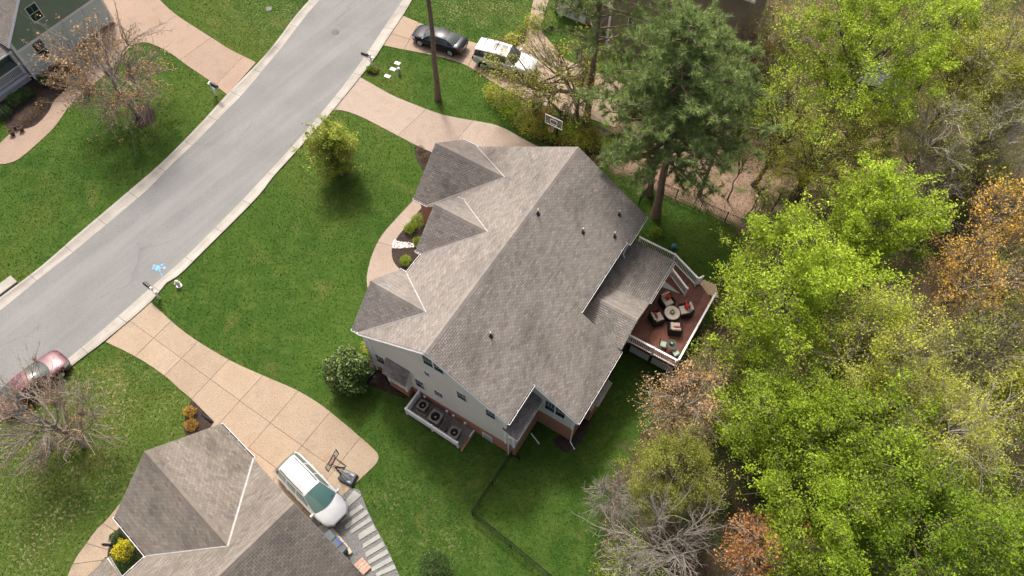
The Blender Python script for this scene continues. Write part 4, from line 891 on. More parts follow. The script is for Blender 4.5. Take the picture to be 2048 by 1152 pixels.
# ------------------------------------------------------------------ stepping slabs, bins, pavers beside the lower house
slate = mat('slate_slab', (.27, .285, .26), (.34, .35, .32), rough=.9, sc=2.2, bump=.2, bsc=20)
gp = bpy.data.objects['gravel_path']
SL = [[(755, 428), (818, 470), (590, 675), (568, 650)], [(815, 545), (838, 575), (650, 705), (635, 672)], [(860, 590), (878, 625), (690, 757), (675, 725)], [(890, 653), (905, 685), (735, 795), (722, 768)], [(920, 715), (942, 765), (800, 850), (790, 800)], [(965, 795), (980, 830), (828, 922), (835, 880)], [(1000, 860), (1017, 900), (855, 998), (850, 955)], [(1035, 925), (1050, 962), (885, 1055), (870, 1025)], [(1065, 990), (1080, 1025), (910, 1118), (897, 1085)], [(1095, 1052), (1112, 1090), (950, 1160), (940, 1130)]]
z2 = lambda q: (530+q[0]/4.237, 880+q[1]/4.237)
for q in SL: sheet('paving_slab', pxs([z2(p) for p in q]), .055, slate, .06, gp)
sheet('paving_slab', pxs([z2(p) for p in ((450, 745), (500, 705), (550, 765), (500, 805))]), .05, slate, .05, gp)
buff = mat('buff_block', (.42, .36, .27), (.5, .44, .34), rough=.9, sc=3)
for (a, b_) in (((605, 790), (625, 845)), ((630, 835), (665, 880)), ((668, 880), (700, 925)), ((700, 925), (730, 960)), ((560, 770), (600, 790))):
    c = z2(((a[0]+b_[0])/2, (a[1]+b_[1])/2)); P_ = p3(*c); m_ = MB(); m_.bbox(-.20, .20, -.12, .12, 0, .18, .02); o = m_.build('garden_block', buff, gp); o.location = P_; o.rotation_euler = (0, 0, R(-50)+rnd.uniform(-.1, .1))
def pavers():
    x0, y0 = px(*z2((815, 1085))); 
    for i in range(4):
        for j in range(5):
            m_ = MB(); m_.bbox(-.10, .10, -.085, .085, 0, .10, .012); o = m_.build('paver_brick', mat('salmon_paver', (.42, .25, .18), (.48, .31, .23), rough=.9, sc=5) if not (1 <= i <= 2 and 1 <= j <= 3) else mat('worn_paver', (.30, .20, .15), (.52, .44, .38), rough=.9, sc=14), gp); a = R(-45); dx, dy = (i-1.5)*.21, (j-2)*.175
            o.location = (x0+dx*math.cos(a)-dy*math.sin(a), y0+dx*math.sin(a)+dy*math.cos(a), gz(x0, y0)+.02); o.rotation_euler = (0, 0, a)
pavers()
def wheelie(lid, loc, rz, label):
    t = thing('wheeled_bin', loc, rz, label, 'bin', 'bins beside the lower house'); body = mat('bin_grey', (.05, .058, .065), rough=.55, spec=.4)
    m_ = MB(); rows = [[(x*s, y*s, z) for x, y in ((-.27, -.29), (.27, -.29), (.29, -.2), (.29, .25), (.2, .30), (-.2, .30), (-.29, .25), (-.29, -.2))] for s, z in ((.78, .04), (.85, .3), (1, .98))]
    m_.grid(rows, True); m_.add(rows[0], [tuple(range(7, -1, -1))]); m_.build('body', body, t)
    m_ = MB(); m_.bbox(-.32, .32, -.33, .34, .98, 1.06, .05); m_.build('lid', lid, t)
    m_ = MB(); m_.tube([(-.26, -.36, 1.0), (.26, -.36, 1.0)], .02, 6); m_.build('handle', body, t)
    for s in (-1, 1): m_ = MB(); m_.M = Matrix.Translation((s*.27, -.24, .11)) @ Matrix.Rotation(R(90), 4, 'Y'); m_.lathe([(.11, -.025), (.11, .025), (0, .025)], 12); m_.build('wheel', black_metal, t)
blu = mat('blue_strip', (.02, .06, .32), rough=.4)
for i, q in enumerate(((548, 830), (598, 885), (640, 925))):
    P_ = px(*z2(q), .45); P_ = (*P_, gz(*P_)); wheelie(mat('lid_dark', (.06, .075, .085), (.08, .095, .105), rough=.5, sc=6) if i != 1 else mat('lid_mid', (.07, .085, .10), rough=.5), P_, R(-42), ['dark grey wheeled bin closest to the minivan', 'middle grey wheeled bin with a blue strip on its lid', 'dark grey wheeled bin farthest from the minivan'][i])
    if i == 1:
        m_ = MB(); m_.box(-.30, .30, .20, .28, 1.06, 1.075); o = m_.build('lid_strip', blu, [x for x in bpy.data.objects if x.name.startswith('wheeled_bin')][-1])
# river stones in the front bed, each a pebble of the setting
fb = bpy.data.objects['front_bed']; stone = mat('white_stone', (.62, .57, .53), (.72, .68, .65), rough=.7, sc=9, tone=.25); rst = mat('rose_stone', (.42, .22, .18), rough=.8)
def pebble(m):
    m_ = MB(); m_.lathe([(.02, -.02), (.07, 0), (.065, .04), (.03, .065), (0, .07)], 7); o = m_.build('river_stone', m, fb, True); return o
pb = [pebble(stone), pebble(rst)]; first = [True, True]
sp_ = pxs([(788, 478), (795, 483), (830, 488), (838, 494), (820, 496), (785, 498)])
cnt = 0
while cnt < 150:
    x = rnd.uniform(min(p[0] for p in sp_), max(p[0] for p in sp_)); y = rnd.uniform(min(p[1] for p in sp_), max(p[1] for p in sp_))
    if not inpoly([x], [y], sp_)[0]: continue
    k = 1 if rnd.random() < .14 else 0; o = pb[k] if first[k] else inst(pb[k], fb); first[k] = False
    o.location = (x, y, gz(x, y)+.02); o.rotation_euler = (rnd.uniform(-.4, .4), rnd.uniform(-.4, .4), rnd.uniform(0, 6)); s = rnd.uniform(.7, 1.5); o.scale = (s, s*rnd.uniform(.7, 1), s); cnt += 1
# ------------------------------------------------------------------ basketball hoops
def backboard(t, fw, clear, W_, H_, z, fm, y=0.):
    m_ = MB(); w = fw; m_.box(-W_/2, W_/2, y-.02, y+.02, z, z+w).box(-W_/2, W_/2, y-.02, y+.02, z+H_-w, z+H_).box(-W_/2, -W_/2+w, y-.02, y+.02, z+w, z+H_-w).box(W_/2-w, W_/2, y-.02, y+.02, z+w, z+H_-w); b = m_.build('backboard', fm, t)
    m_ = MB(); m_.box(-W_/2+w, W_/2-w, y-.006, y+.006, z+w, z+H_-w); m_.build('panel', clear, b)
    m_ = MB(); a, h = .30, .45; z0 = z+.18; m_.box(-a, a, y-.012, y+.012, z0, z0+.04).box(-a, a, y-.012, y+.012, z0+h, z0+h+.04).box(-a, -a+.04, y-.012, y+.012, z0+.04, z0+h).box(a-.04, a, y-.012, y+.012, z0+.04, z0+h); m_.build('target_square', fm, b)
    m_ = MB(); m_.torus((0, y+.38, z+.12), .23, .012, 24, 6); m_.tube([(0, y, z+.12), (0, y+.15, z+.12)], .02, 5); m_.build('rim', mat('orange_rim', (.55, .14, .03), rough=.5), t)
    n = MB()
    for k in range(12):
        a = 2*math.pi*k/12; n.tube([(.23*math.cos(a), y+.38+.23*math.sin(a), z+.11), (.13*math.cos(a+.4), y+.38+.13*math.sin(a+.4), z-.25)], .006, 3, False); n.tube([(.23*math.cos(a), y+.38+.23*math.sin(a), z+.11), (.13*math.cos(a-.4), y+.38+.13*math.sin(a-.4), z-.25)], .006, 3, False)
    n.build('net', mat('net_white', (.6, .58, .55), rough=.9), t)
acry = bpy.data.materials.new('clear_acrylic'); acry.use_nodes = True
def _acr():
    N = acry.node_tree.nodes; L = acry.node_tree.links; tr = N.new('ShaderNodeBsdfTransparent'); tr.inputs[0].default_value = (.85, .88, .88, 1); mx = N.new('ShaderNodeMixShader'); mx.inputs[0].default_value = .12
    N['Principled BSDF'].inputs['Base Color'].default_value = (.7, .75, .75, 1); N['Principled BSDF'].inputs['Roughness'].default_value = .1
    L.new(tr.outputs[0], mx.inputs[1]); L.new(N['Principled BSDF'].outputs[0], mx.inputs[2]); L.new(mx.outputs[0], N['Material Output'].inputs[0])
_acr()
# portable hoop on the lower driveway: base at the lawn edge, board over the slab
bq = p3(694, 955); aq = px(664, 921, 3.05)
az = math.atan2(aq[1]-bq[1], aq[0]-bq[0])-math.pi/2
t = thing('portable_hoop', bq, az, 'portable basketball hoop with black weighted base beside the silver minivan', 'basketball hoop')
tub = mat('tub_plastic', (.028, .034, .038), (.04, .048, .052), rough=.45, sc=8, spec=.45)
m_ = MB(); pr = [(-.36, -.62), (.36, -.62), (.40, -.5), (.40, .3), (.28, .48), (-.28, .48), (-.40, .3), (-.40, -.5)]
m_.grid([[(x, y, .0) for x, y in pr], [(x, y, .12) for x, y in pr], [(x*.86, y*.86, .26) for x, y in pr], [(x*.4, y*.4, .29) for x, y in pr]], True); m_.add([(x*.4, y*.4, .29) for x, y in pr], [tuple(range(8))]); m_.build('base', tub, t)
m_ = MB(); m_.torus((0, -.1, .27), .24, .03, 18, 6); m_.build('base_ridge', tub, t, True)
for s in (-1, 1): m_ = MB(); m_.box(s*.22-.04, s*.22+.04, -.42, -.14, .275, .29); m_.build('base_decal', mat('decal_blue', (.25, .38, .52), rough=.4), t)
dB = math.hypot(aq[0]-bq[0], aq[1]-bq[1])
m_ = MB(); m_.tube([(0, .40, .12), (0, .46, 1.6), (0, dB-.75, 2.75)], .05, 8); m_.build('pole', black_metal, t)
for s in (-1, 1): m_ = MB(); m_.tube([(s*.10, dB-.75, 2.6), (s*.22, dB-.06, 2.75)], .02, 5); m_.tube([(s*.10, dB-.85, 2.9), (s*.22, dB-.06, 3.25)], .02, 5); m_.build('arm', black_metal, t)
m_ = MB(); m_.tube([(-.16, -.3, .2), (0, .44, 1.2)], .018, 5); m_.tube([(.16, -.3, .2), (0, .44, 1.2)], .018, 5); m_.build('brace', black_metal, t)
backboard(t, .045, acry, 1.22, .82, 2.75, black_metal, dB); 
m_ = MB(); m_.box(-.25, .25, dB-.03, dB+.0, 2.80, 2.95); m_.build('logo_patch', mat('logo_red', (.5, .06, .04), rough=.5), t)
# hoop at the edge of the main driveway
bh = px(1101, 292); t = thing('driveway_hoop', (bh[0]+.1, bh[1]-.3, 0), R(180-32), 'white-framed clear basketball backboard on a black pole behind the main house', 'basketball hoop')
m_ = MB(); m_.bbox(-.07, .07, -.75, -.61, 0, 2.7, .02); m_.build('pole', black_metal, t)
for s in (-1, 1): m_ = MB(); m_.tube([(s*.08, -.66, 2.5), (s*.25, -.03, 3.0)], .025, 5); m_.tube([(s*.08, -.66, 2.2), (s*.25, -.03, 2.7)], .025, 5); m_.build('arm', black_metal, t)
backboard(t, .05, acry, 1.5, .95, 2.6, white, 0.)
bh = px(1163, 205); t = thing('neighbour_hoop', (bh[0], bh[1], 0), R(200), 'dark-framed basketball backboard half hidden by the multi-stemmed tree', 'basketball hoop')
m_ = MB(); m_.tube([(0, -.6, 0), (0, -.5, 2.6)], .06, 8); m_.build('pole', black_metal, t); backboard(t, .05, acry, 1.2, .8, 2.5, black_metal, 0.)
# ------------------------------------------------------------------ mailboxes, hydrant, utility covers
mb_black = mat('mailbox_black', (.012, .012, .014), rough=.35, spec=.5)
def mailbox(loc, rz, label):
    t = thing('mailbox', loc, rz, label, 'mailbox', 'white-posted mailboxes along the street'); t.scale = (1.2, 1.2, 1.15); m_ = MB(); m_.bbox(-.06, .06, -.06, .06, 0, 1.35, .015); m_.build('post', white, t)
    m_ = MB(); m_.bbox(-.28, .62, -.055, .055, .98, 1.09, .012); m_.build('cross_arm', white, t); m_ = MB(); m_.tube([(.06, 0, .62), (.45, 0, .98)], .04, 4); m_.build('brace', white, t)
    m_ = MB(); n = 8; pr = [(-.10, 0), (.10, 0), (.10, .12)]+[(.10*math.cos(a), .12+.10*math.sin(a)) for a in [math.pi*k/n for k in range(1, n)]]+[(-.10, .12)]
    m_.add([(.12, y, 1.10+z) for y, z in pr]+[(.64, y, 1.10+z) for y, z in pr], [tuple(range(len(pr))), tuple(range(2*len(pr)-1, len(pr)-1, -1))]+[(i, len(pr)+i, len(pr)+(i+1) % len(pr), (i+1) % len(pr)) for i in range(len(pr))]); b = m_.build('box', mb_black, t)
    m_ = MB(); m_.box(.642, .652, -.09, .09, 1.11, 1.29); m_.build('box_door', mb_black, b); m_ = MB(); m_.box(.3, .34, .102, .112, 1.2, 1.36); m_.build('flag', mat('flag_red', (.5, .03, .02)), b)
    return t
rdir = lambda q0, q1: ang(q0, q1)+math.pi/2
mailbox(p3(320, 597), rdir((320, 559), (376, 509.7)), 'mailbox on a white post between blue paint mark and lower driveway')
mailbox(p3(745, 136), rdir((698, 156), (733, 107)), 'mailbox on a white post with green plants at its foot')
mailbox(p3(432, 191), rdir((340, 333), (400, 276))+math.pi, 'mailbox on a white post beside the left driveway across the street')
hy = p3(359, 572); t = thing('fire_hydrant', hy, .4, 'white fire hydrant on the lawn edge near the blue paint mark', 'hydrant')
hw_ = mat('hydrant_white', (.78, .78, .77), rough=.4)
m_ = MB(); m_.lathe([(.20, 0), (.20, .05), (.12, .06), (.11, .45), (.15, .47), (.15, .52), (.0, .52)], 14); m_.build('barrel', hw_, t, False)
m_ = MB(); m_.lathe([(.14, .52), (.13, .62), (.08, .70), (.03, .73), (.03, .78), (0, .78)], 14); m_.build('bonnet', hw_, t, True)
for a, r_, l in ((0, .07, .2), (math.pi, .07, .2), (math.pi/2, .09, .22)):
    m_ = MB(); m_.tube([(0, 0, .38), (l*math.cos(a), l*math.sin(a), .38)], r_, 10); m_.build('nozzle_cap', hw_, t)
bp_ = bpy.data.materials.new('blue_spray'); m_ = MB()
bx, by = px(316, 537)
for k in range(26):
    a = rnd.uniform(0, 6.28); d_ = .42*abs(rnd.gauss(0, .5)); r_ = rnd.uniform(.05, .15); cx, cy = d_*math.cos(a), d_*math.sin(a)*.8; n = 9; m_.add([(cx+r_*rnd.uniform(.6, 1.1)*math.cos(6.283*j/n), cy+r_*rnd.uniform(.6, 1.1)*math.sin(6.283*j/n), .0005*k) for j in range(n)], [tuple(range(n))])
m_.add([(.25, -.35, .012), (.29, -.34, .012), (.55, -.75, .012), (.51, -.76, .012)], [(0, 1, 2, 3)])
o = m_.build('paint_mark', mat('blue_spray', (.13, .34, .62), (.22, .43, .66), rough=.8, sc=9), bpy.data.objects['road']); o.location = (bx, by, .024)
iron = mat('cast_iron', (.10, .10, .10), (.16, .155, .15), rough=.7, sc=12, metal=.3)
x, y = px(671, 65); m_ = MB(); m_.lathe([(.36, 0), (.36, .012), (.33, .012), (.32, .006), (.30, .012), (0, .014)], 24); 
for k in range(7): m_.box(-.24, .24, -.22+.07*k-.012, -.22+.07*k+.012, .014, .02)
o = m_.build('manhole_cover', iron, None); o.location = (x, y, .016); tag(o, 'round iron manhole cover in the grey asphalt road', 'manhole')
x, y = px(538, 18); m_ = MB(); m_.lathe([(.30, 0), (.30, .03), (.27, .04), (0, .045)], 20); o = m_.build('access_cover', iron, None); o.location = (x, y, .0); tag(o, 'round dark lid set in the dry lawn across the road', 'lid')
for i, (u, v) in enumerate(((795, 127), (786, 139), (775, 153))):
    x, y = px(u, v); m_ = MB(); m_.bbox(-.27, .27, -.19, .19, 0, .06, .02); b_ = m_.build('ground_box', mat('pale_lid', (.52, .52, .48), (.58, .57, .53), rough=.7, sc=6), None); b_.location = (x, y, .0); b_.rotation_euler = (0, 0, R(-25)); tag(b_, ['pale flush utility box in the lawn, closest to the black sedan', 'pale flush utility box, middle of a row of three', 'pale flush utility box, closest to the main driveway'][i], 'utility box', 'flush utility boxes in the lawn')
x, y = px(799, 149); t = thing('utility_pedestal', (x, y, 0), 0, 'short pale green utility pedestal standing beside three flush boxes', 'pedestal'); pg = mat('pedestal_green', (.38, .44, .36), rough=.6)
m_ = MB(); m_.lathe([(.14, 0), (.13, .55), (0, .55)], 14); m_.build('body', pg, t, False); m_ = MB(); m_.lathe([(.15, .55), (.15, .66), (.10, .74), (0, .76)], 14); m_.build('cap', mat('pedestal_cap', (.55, .58, .52), rough=.6), t, True)
x, y = px(1347, 497); t = thing('lawn_drum', (x, y, gz(x, y)), 0, 'small teal round drum standing on the back lawn near the deck', 'drum')
teal = mat('teal_plastic', (.05, .17, .18), (.07, .21, .21), rough=.5, sc=6); m_ = MB(); m_.lathe([(.20, 0), (.21, .25), (.20, .32), (0, .32)], 16); m_.build('body', teal, t); m_ = MB(); m_.lathe([(.22, .32), (.22, .37), (.10, .40), (.08, .46), (0, .46)], 16); m_.build('lid', teal, t, True)
# storm drain at the far curb
x, y = px(14, 583); t = thing('storm_inlet', (x, y, 0), ang((0, 597), (76, 540)), 'concrete storm drain inlet with dark slot in the far curb', 'drain')
m_ = MB(); m_.bbox(-1.2, .9, .02, .85, -.02, .17, .03); m_.build('lid', concrete, t); m_ = MB(); m_.box(-1.1, .8, -.06, .015, .03, .13); m_.build('slot', gutter_dark, t)
# flower pots by the green house steps
terra = mat('brown_pot', (.10, .05, .032), rough=.6)
for i, (u, v) in enumerate(((27, 270), (45, 262), (34, 258))):
    x, y = px(u, v); t = thing('flower_pot', (x, y, .035), 0, ['brown pot closest to the porch steps, empty', 'brown pot of dark soil on the curved walk', 'brown pot with a green plant between two other pots'][i], 'pot', 'brown pots by the porch steps')
    m_ = MB(); m_.lathe([(.14, 0), (.21, .36), (.23, .36), (.23, .41), (.19, .41), (.18, .34), (0, .34)], 14); m_.build('pot', terra, t); m_ = MB(); m_.lathe([(.18, .342), (.05, .37), (0, .37)], 12); m_.build('soil', mulch, t)
# downspout extensions and edging
for (q0, q1, nm, lb) in (((753, 741), (728, 773), 'drain_hose', 'black drain hose from the cream house corner past the big shrub'), ((1022, 908), (1040, 918), 'drain_hose', 'short black drain hose at the fenced house corner'), ((206, 1089), (240, 1091), 'drain_hose', 'black drain hose crossing the lower walk by the yellow shrub'), ((208, 1124), (216, 1140), 'drain_hose', 'black drain hose ending on the lower walk beside dark hedge'), ((404, 829), (424, 845), 'drain_hose', 'black drain hose by two orange shrubs at the lower driveway')):
    A, B_2 = p3(*q0), p3(*q1); m_ = MB(); m_.tube([(0, 0, .10), (B_2[0]-A[0], B_2[1]-A[1], B_2[2]-A[2]+.10)], .06, 8); o = m_.build(nm, mat('black_rubber', (.015, .015, .015), rough=.7), None, True); o.location = A; tag(o, lb, 'hose')
# ------------------------------------------------------------------ cars
tyre_m = mat('tyre', (.018, .018, .018), rough=.85); rim_m = mat('alloy', (.42, .42, .43), rough=.4, spec=.5); arch_m = mat('arch_dark', (.008, .008, .008), rough=.9); lampw = mat('headlamp', (.55, .57, .6), rough=.12, spec=.8); lampr = mat('tail_lamp', (.35, .012, .015), rough=.15, spec=.7)
chrome = mat('chrome', (.6, .6, .6), rough=.15, metal=.9); plate_m = mat('plate', (.6, .6, .58), rough=.5); black_pl = mat('black_plastic', (.02, .02, .02), rough=.6)
def ip(tab, x): return float(np.interp(x, [t[0] for t in tab], [t[1] for t in tab]))
def sm(tab, x):                                        # smoothed table lookup
    return (ip(tab, x-.02)+2*ip(tab, x)+ip(tab, x+.02))/4
def make_car(name, loc, rz, label, S, paint, glassm):
    t = thing(name, loc, rz, label, S.get('cat', 'car')); L_, W_ = S['L'], S['W']; hw = W_/2
    def X(f): return (f-.5)*L_
    def sec(f):                                        # half cross-section of the lower body, bottom centre -> side -> top centre
        w = sm(S['w'], f)*hw; zs = sm(S['zs'], f); zt = sm(S['zt'], f); zb = sm(S['zb'], f)
        return [(0, zb), (w*.86, zb), (w*.955, zb+.10), (w*.99, zb+.28*(zs-zb)+.05), (w, zb+.60*(zs-zb)), (w*.985, zs-.07), (w*.935, zs-.005), (w*.86, zs+(zt-zs)*.35), (w*.5, zs+(zt-zs)*.9), (0, zt)]
    fs = [0, .006, .02, .04]+[.04+.03*k for k in range(1, 31)]+[.96, .98, .994, 1.]
    rows = []
    for f in fs:
        h = sec(f); k = 1.0
        if f in (0, 1.): zc = sum(p[1] for p in h)/len(h); h = [(y*.93, zc+(z-zc)*.82) for y, z in h]
        rows.append([(X(f), y, z) for y, z in h]+[(X(f), -y, z) for y, z in h[-2:0:-1]])
    m_ = MB(); m_.grid(rows, True); m_.add(rows[0], [tuple(range(len(rows[0])))]); m_.add(rows[-1], [tuple(range(len(rows[-1])))]); body = m_.build('body', paint, t, True)
    # greenhouse
    rb, rr, fr, fb = S['gh']; zr_ = S['H']; wr = S['wr']*hw; bw = .885
    def base(f): return (X(f), sm(S['w'], f)*hw*bw, sm(S['zs'], f)+.0)
    def roofp(f, v):                                   # roof crown; v in -1..1 across
        e = (f-rr)/(fr-rr); zc = zr_-.05*(2*e-1)**2-(S.get('drop', 0))*(1-e); return (X(f), v*wr*(1-.04*(2*e-1)**2), zc-.055*v*v-.02*v**4)
    rows = [[roofp(rr+(fr-rr)*i/8, -1+2*j/8) for j in range(9)] for i in range(9)]
    m_ = MB(); m_.grid(rows); m_.grid([[(x, y, z-.05) for x, y, z in r] for r in rows]); m_.build('roof', paint, t, True)
    def lerp(a, b, k): return tuple(a[i]+(b[i]-a[i])*k for i in range(3))
    def screen(nm, f0, f1, front, bul):
        rws = []
        for j in range(9):
            v = -1+2*j/8; b0 = base(f0); bz = sm(S['zt'], f0) if front else sm(S['zt'], f0); pb_ = (b0[0]+(bul*(1-v*v) if front else -bul*(1-v*v)), v*b0[1]*.97, b0[2]+(bz-b0[2])*(1-v*v)+.01); pt = roofp(f1, v*.97)
            rws.append([lerp(pb_, pt, k/5)[:2]+(lerp(pb_, pt, k/5)[2]+.05*math.sin(math.pi*k/5),) for k in range(6)])
        m2 = MB(); m2.grid(rws); return m2.build(nm, glassm, t, True)
    screen('windshield', fb, fr, True, .16); screen('rear_window', rb, rr, False, .05)
    # sides: panes between pillars, each pane its own part
    for s in (-1, 1):
        def sp(f, k):                                  # side surface: k = 0 belt, 1 roof edge
            ft = min(max(f, rr), fr); b0 = base(f); r_ = roofp(ft, 1.0)
            a = (f-rb)/max(1e-6, rr-rb) if f < rr else ((fb-f)/max(1e-6, fb-fr) if f > fr else 1.); a = max(0, min(1, a))
            top = lerp(b0, (X(f), r_[1], r_[2]), 1.0); top = (X(f), b0[1]+(r_[1]-b0[1])*a, b0[2]+(r_[2]-b0[2])*a)
            p = lerp(b0, top, k); return (p[0], s*(p[1]+.03*math.sin(math.pi*k)), p[2])
        m2 = MB(); n = 24; m2.grid([[sp(rb+(fb-rb)*i/n, k/4) for k in range(5)] for i in range(n+1)]); m2.build('pillars', S.get('pillar', paint), t, True)
        for (f0, f1) in S['panes']:
            m2 = MB(); rws = []
            for i in range(9):
                f = f0+(f1-f0)*i/8; r2 = []
                for k in range(5):
                    kk = .10+.78*k/4; p = sp(f, kk); r2.append((p[0], p[1]+s*.008, p[2]))
                rws.append(r2)
            m2.grid(rws); m2.build('side_window', glassm, t, True)
        for (f0, f1) in S['doors']:
            m2 = MB(); rws = []
            for i in range(6):
                f = f0+(f1-f0)*i/5; h = sec(f); rws.append([(X(f), s*(y+.006), z) for y, z in h[2:7]])
            m2.grid(rws); d = m2.build('door', paint, t, True)
            h = sec(f0+.03); q = MB(); q.bbox(X(f0)+.06, X(f0)+.24, min(s*(h[5][0]+.005), s*(h[5][0]+.035)), max(s*(h[5][0]+.005), s*(h[5][0]+.035)), h[5][1]-.06, h[5][1]-.03, .008); q.build('handle', S.get('trim', paint), d)
        f = fb-.015; b0 = base(f); q = MB(); q.bbox(b0[0]-.09, b0[0]+.06, min(s*(b0[1]+.06), s*(b0[1]+.27)), max(s*(b0[1]+.06), s*(b0[1]+.27)), b0[2]+.02, b0[2]+.17, .03); q.box(b0[0]-.04, b0[0]+.0, min(s*(b0[1]-.03), s*(b0[1]+.08)), max(s*(b0[1]-.03), s*(b0[1]+.08)), b0[2]+.03, b0[2]+.08); q.build('mirror', paint, t)
        for nm, f0, f1, k0, k1, mm in (('headlight', *S['hl'], lampw), ('taillight', *S['tl'], lampr)):
            m2 = MB(); rws = []
            for i in range(5):
                f = f0+(f1-f0)*i/4; h = sec(f); rws.append([(X(f)+(.012 if f > .5 else -.012), s*(y+.006), z+.004) for y, z in h[k0:k1]])
            m2.grid(rws); m2.build(nm, mm, t, True)
        for f in S['wh']:
            r_ = S['wrad']; yy = s*(hw*sm(S['w'], f)-.10); w = thing('wheel', (0, 0, 0), 0, None, None); w.parent = t; w.location = (X(f), yy, r_)
            m2 = MB(); m2.M = Matrix.Rotation(R(90), 4, 'X'); m2.lathe([(r_*.66, -.10), (r_*.94, -.11), (r_, -.07), (r_, .07), (r_*.94, .11), (r_*.66, .10)], 20); m2.build('tyre', tyre_m, w, True)
            m2 = MB(); M0 = Matrix.Rotation(R(90), 4, 'X'); m2.M = M0; m2.lathe([(r_*.68, -.108), (r_*.62, -.112), (.06, -.116), (.05, -.125), (0, -.125)], 20)
            m2.lathe([(r_*.68, .108), (r_*.62, .112), (.06, .116), (.05, .125), (0, .125)], 20)
            for k in range(5):
                a = 2*math.pi*k/5; m2.M = M0 @ Matrix.Rotation(a, 4, 'Z')
                for zz in (-1, 1): m2.box(.03, r_*.64, -.035, .035, zz*.122-.012, zz*.122+.012)
            m2.build('rim', rim_m, w)
            m2 = MB(); n = 18; R1, R0 = r_*1.16, r_*.9; m2.add([(X(f)+R1*math.cos(math.pi*k/n), s*(hw*sm(S['w'], f)+.004), r_+R1*math.sin(math.pi*k/n)) for k in range(n+1)]+[(X(f)+R1, s*(hw*sm(S['w'], f)-.02), .16), (X(f)-R1, s*(hw*sm(S['w'], f)-.02), .16)], [tuple(list(range(n+1))+[n+2, n+1])]); m2.build('wheel_arch', arch_m, t)
    q = MB(); h = sec(.0); q.box(X(0)-.03, X(0)-.01, -.25, .25, .62, .75); q.build('licence_plate', plate_m, t)
    q = MB(); q.bbox(X(1)-.03, X(1)+.02, -.42, .42, .36, .52, .02); q.build('grille', black_pl, t)
    if S.get('rails'):
        for s in (-1, 1):
            q = MB(); pts = [roofp(rr+(fr-rr)*(.06+.86*i/8), s*.9) for i in range(9)]; q.tube([(x, y, z+.06) for x, y, z in pts], .022, 6); q.tube([pts[0], (pts[0][0], pts[0][1], pts[0][2]+.06)], .02, 5); q.tube([pts[-1], (pts[-1][0], pts[-1][1], pts[-1][2]+.06)], .02, 5); q.build('roof_rail', black_pl, t)
    for (f0, f1, v) in S.get('sunroof', []):
        q = MB(); q.grid([[tuple(np.array(roofp(f0+(f1-f0)*i/4, -v+2*v*j/4))+np.array([0, 0, .008])) for j in range(5)] for i in range(5)]); q.build('sunroof', glassm, t, True)
    for f0 in S.get('ribs', []):
        q = MB(); a = [roofp(f0, -.9+1.8*j/6) for j in range(7)]; q.tube([(x, y, z+.05) for x, y, z in a], .018, 5); q.build('cross_bar', black_pl, t)
    for v in S.get('flutes', []):
        q = MB(); a = [roofp(rr+(fr-rr)*(.12+.7*j/6), v) for j in range(7)]; q.tube([(x, y, z+.002) for x, y, z in a], .012, 4); q.build('roof_flute', paint, t)
    for s in (-1, 1):                                  # wipers
        q = MB(); b0 = base(fb); q.tube([(b0[0]+.06, s*.1, sm(S['zt'], fb)+.03), (b0[0]-.10, s*.1+.55*(1 if s > 0 else .8), sm(S['zt'], fb)+.09)], .012, 4); q.build('wiper', black_pl, t)
    return t
SED = dict(L=4.87, W=1.85, H=1.46, wr=.63, w=[(0, .80), (.03, .90), (.1, .965), (.25, 1), (.75, 1), (.88, .97), (.95, .90), (.98, .80), (1, .66)], zs=[(0, .80), (.04, .98), (.15, 1.0), (.4, .96), (.7, .92), (.85, .86), (.95, .74), (1, .60)], zt=[(0, .84), (.05, 1.05), (.13, 1.08), (.5, 1.0), (.74, 1.0), (.88, .92), (.96, .78), (1, .62)], zb=[(0, .38), (.1, .22), (.9, .2), (1, .28)], gh=(.13, .31, .55, .74), panes=((.26, .42), (.435, .62)), doors=((.24, .43), (.44, .66)), hl=(.90, .985, 4, 7), tl=(.0, .06, 4, 7), wh=(.2, .80), wrad=.34, drop=.03)
SUV = dict(L=5.35, W=2.03, H=1.96, wr=.74, w=[(0, .90), (.02, .96), (.08, 1), (.8, 1), (.93, .97), (.98, .90), (1, .80)], zs=[(0, 1.10), (.03, 1.2), (.5, 1.18), (.75, 1.15), (.92, 1.08), (1, .85)], zt=[(0, 1.12), (.03, 1.22), (.6, 1.22), (.72, 1.24), (.92, 1.16), (.98, 1.05), (1, .88)], zb=[(0, .48), (.1, .32), (.9, .3), (1, .38)], gh=(.008, .05, .57, .70), panes=((.04, .20), (.23, .385), (.40, .57)), doors=((.24, .42), (.43, .63)), hl=(.93, .985, 4, 7), tl=(.0, .03, 4, 7), wh=(.19, .80), wrad=.40, rails=True, sunroof=((.43, .53, .55), (.31, .41, .55)), ribs=(.16, .36), trim=black_pl)
VAN = dict(L=5.05, W=1.94, H=1.76, wr=.63, w=[(0, .86), (.02, .93), (.1, .98), (.3, 1), (.7, 1), (.84, .97), (.93, .88), (.975, .72), (1, .50)], zs=[(0, .95), (.03, 1.08), (.5, 1.05), (.75, 1.02), (.9, .90), (1, .66)], zt=[(0, .98), (.03, 1.1), (.6, 1.1), (.78, 1.12), (.9, .98), (.97, .82), (1, .68)], zb=[(0, .36), (.1, .22), (.9, .2), (1, .3)], gh=(.004, .085, .56, .775), panes=((.06, .24), (.27, .42), (.44, .64)), doors=((.27, .44), (.45, .68)), hl=(.88, .97, 4, 7), tl=(.0, .04, 4, 7), wh=(.17, .80), wrad=.33, flutes=(-.5, -.25, 0, .25, .5), rails=True)
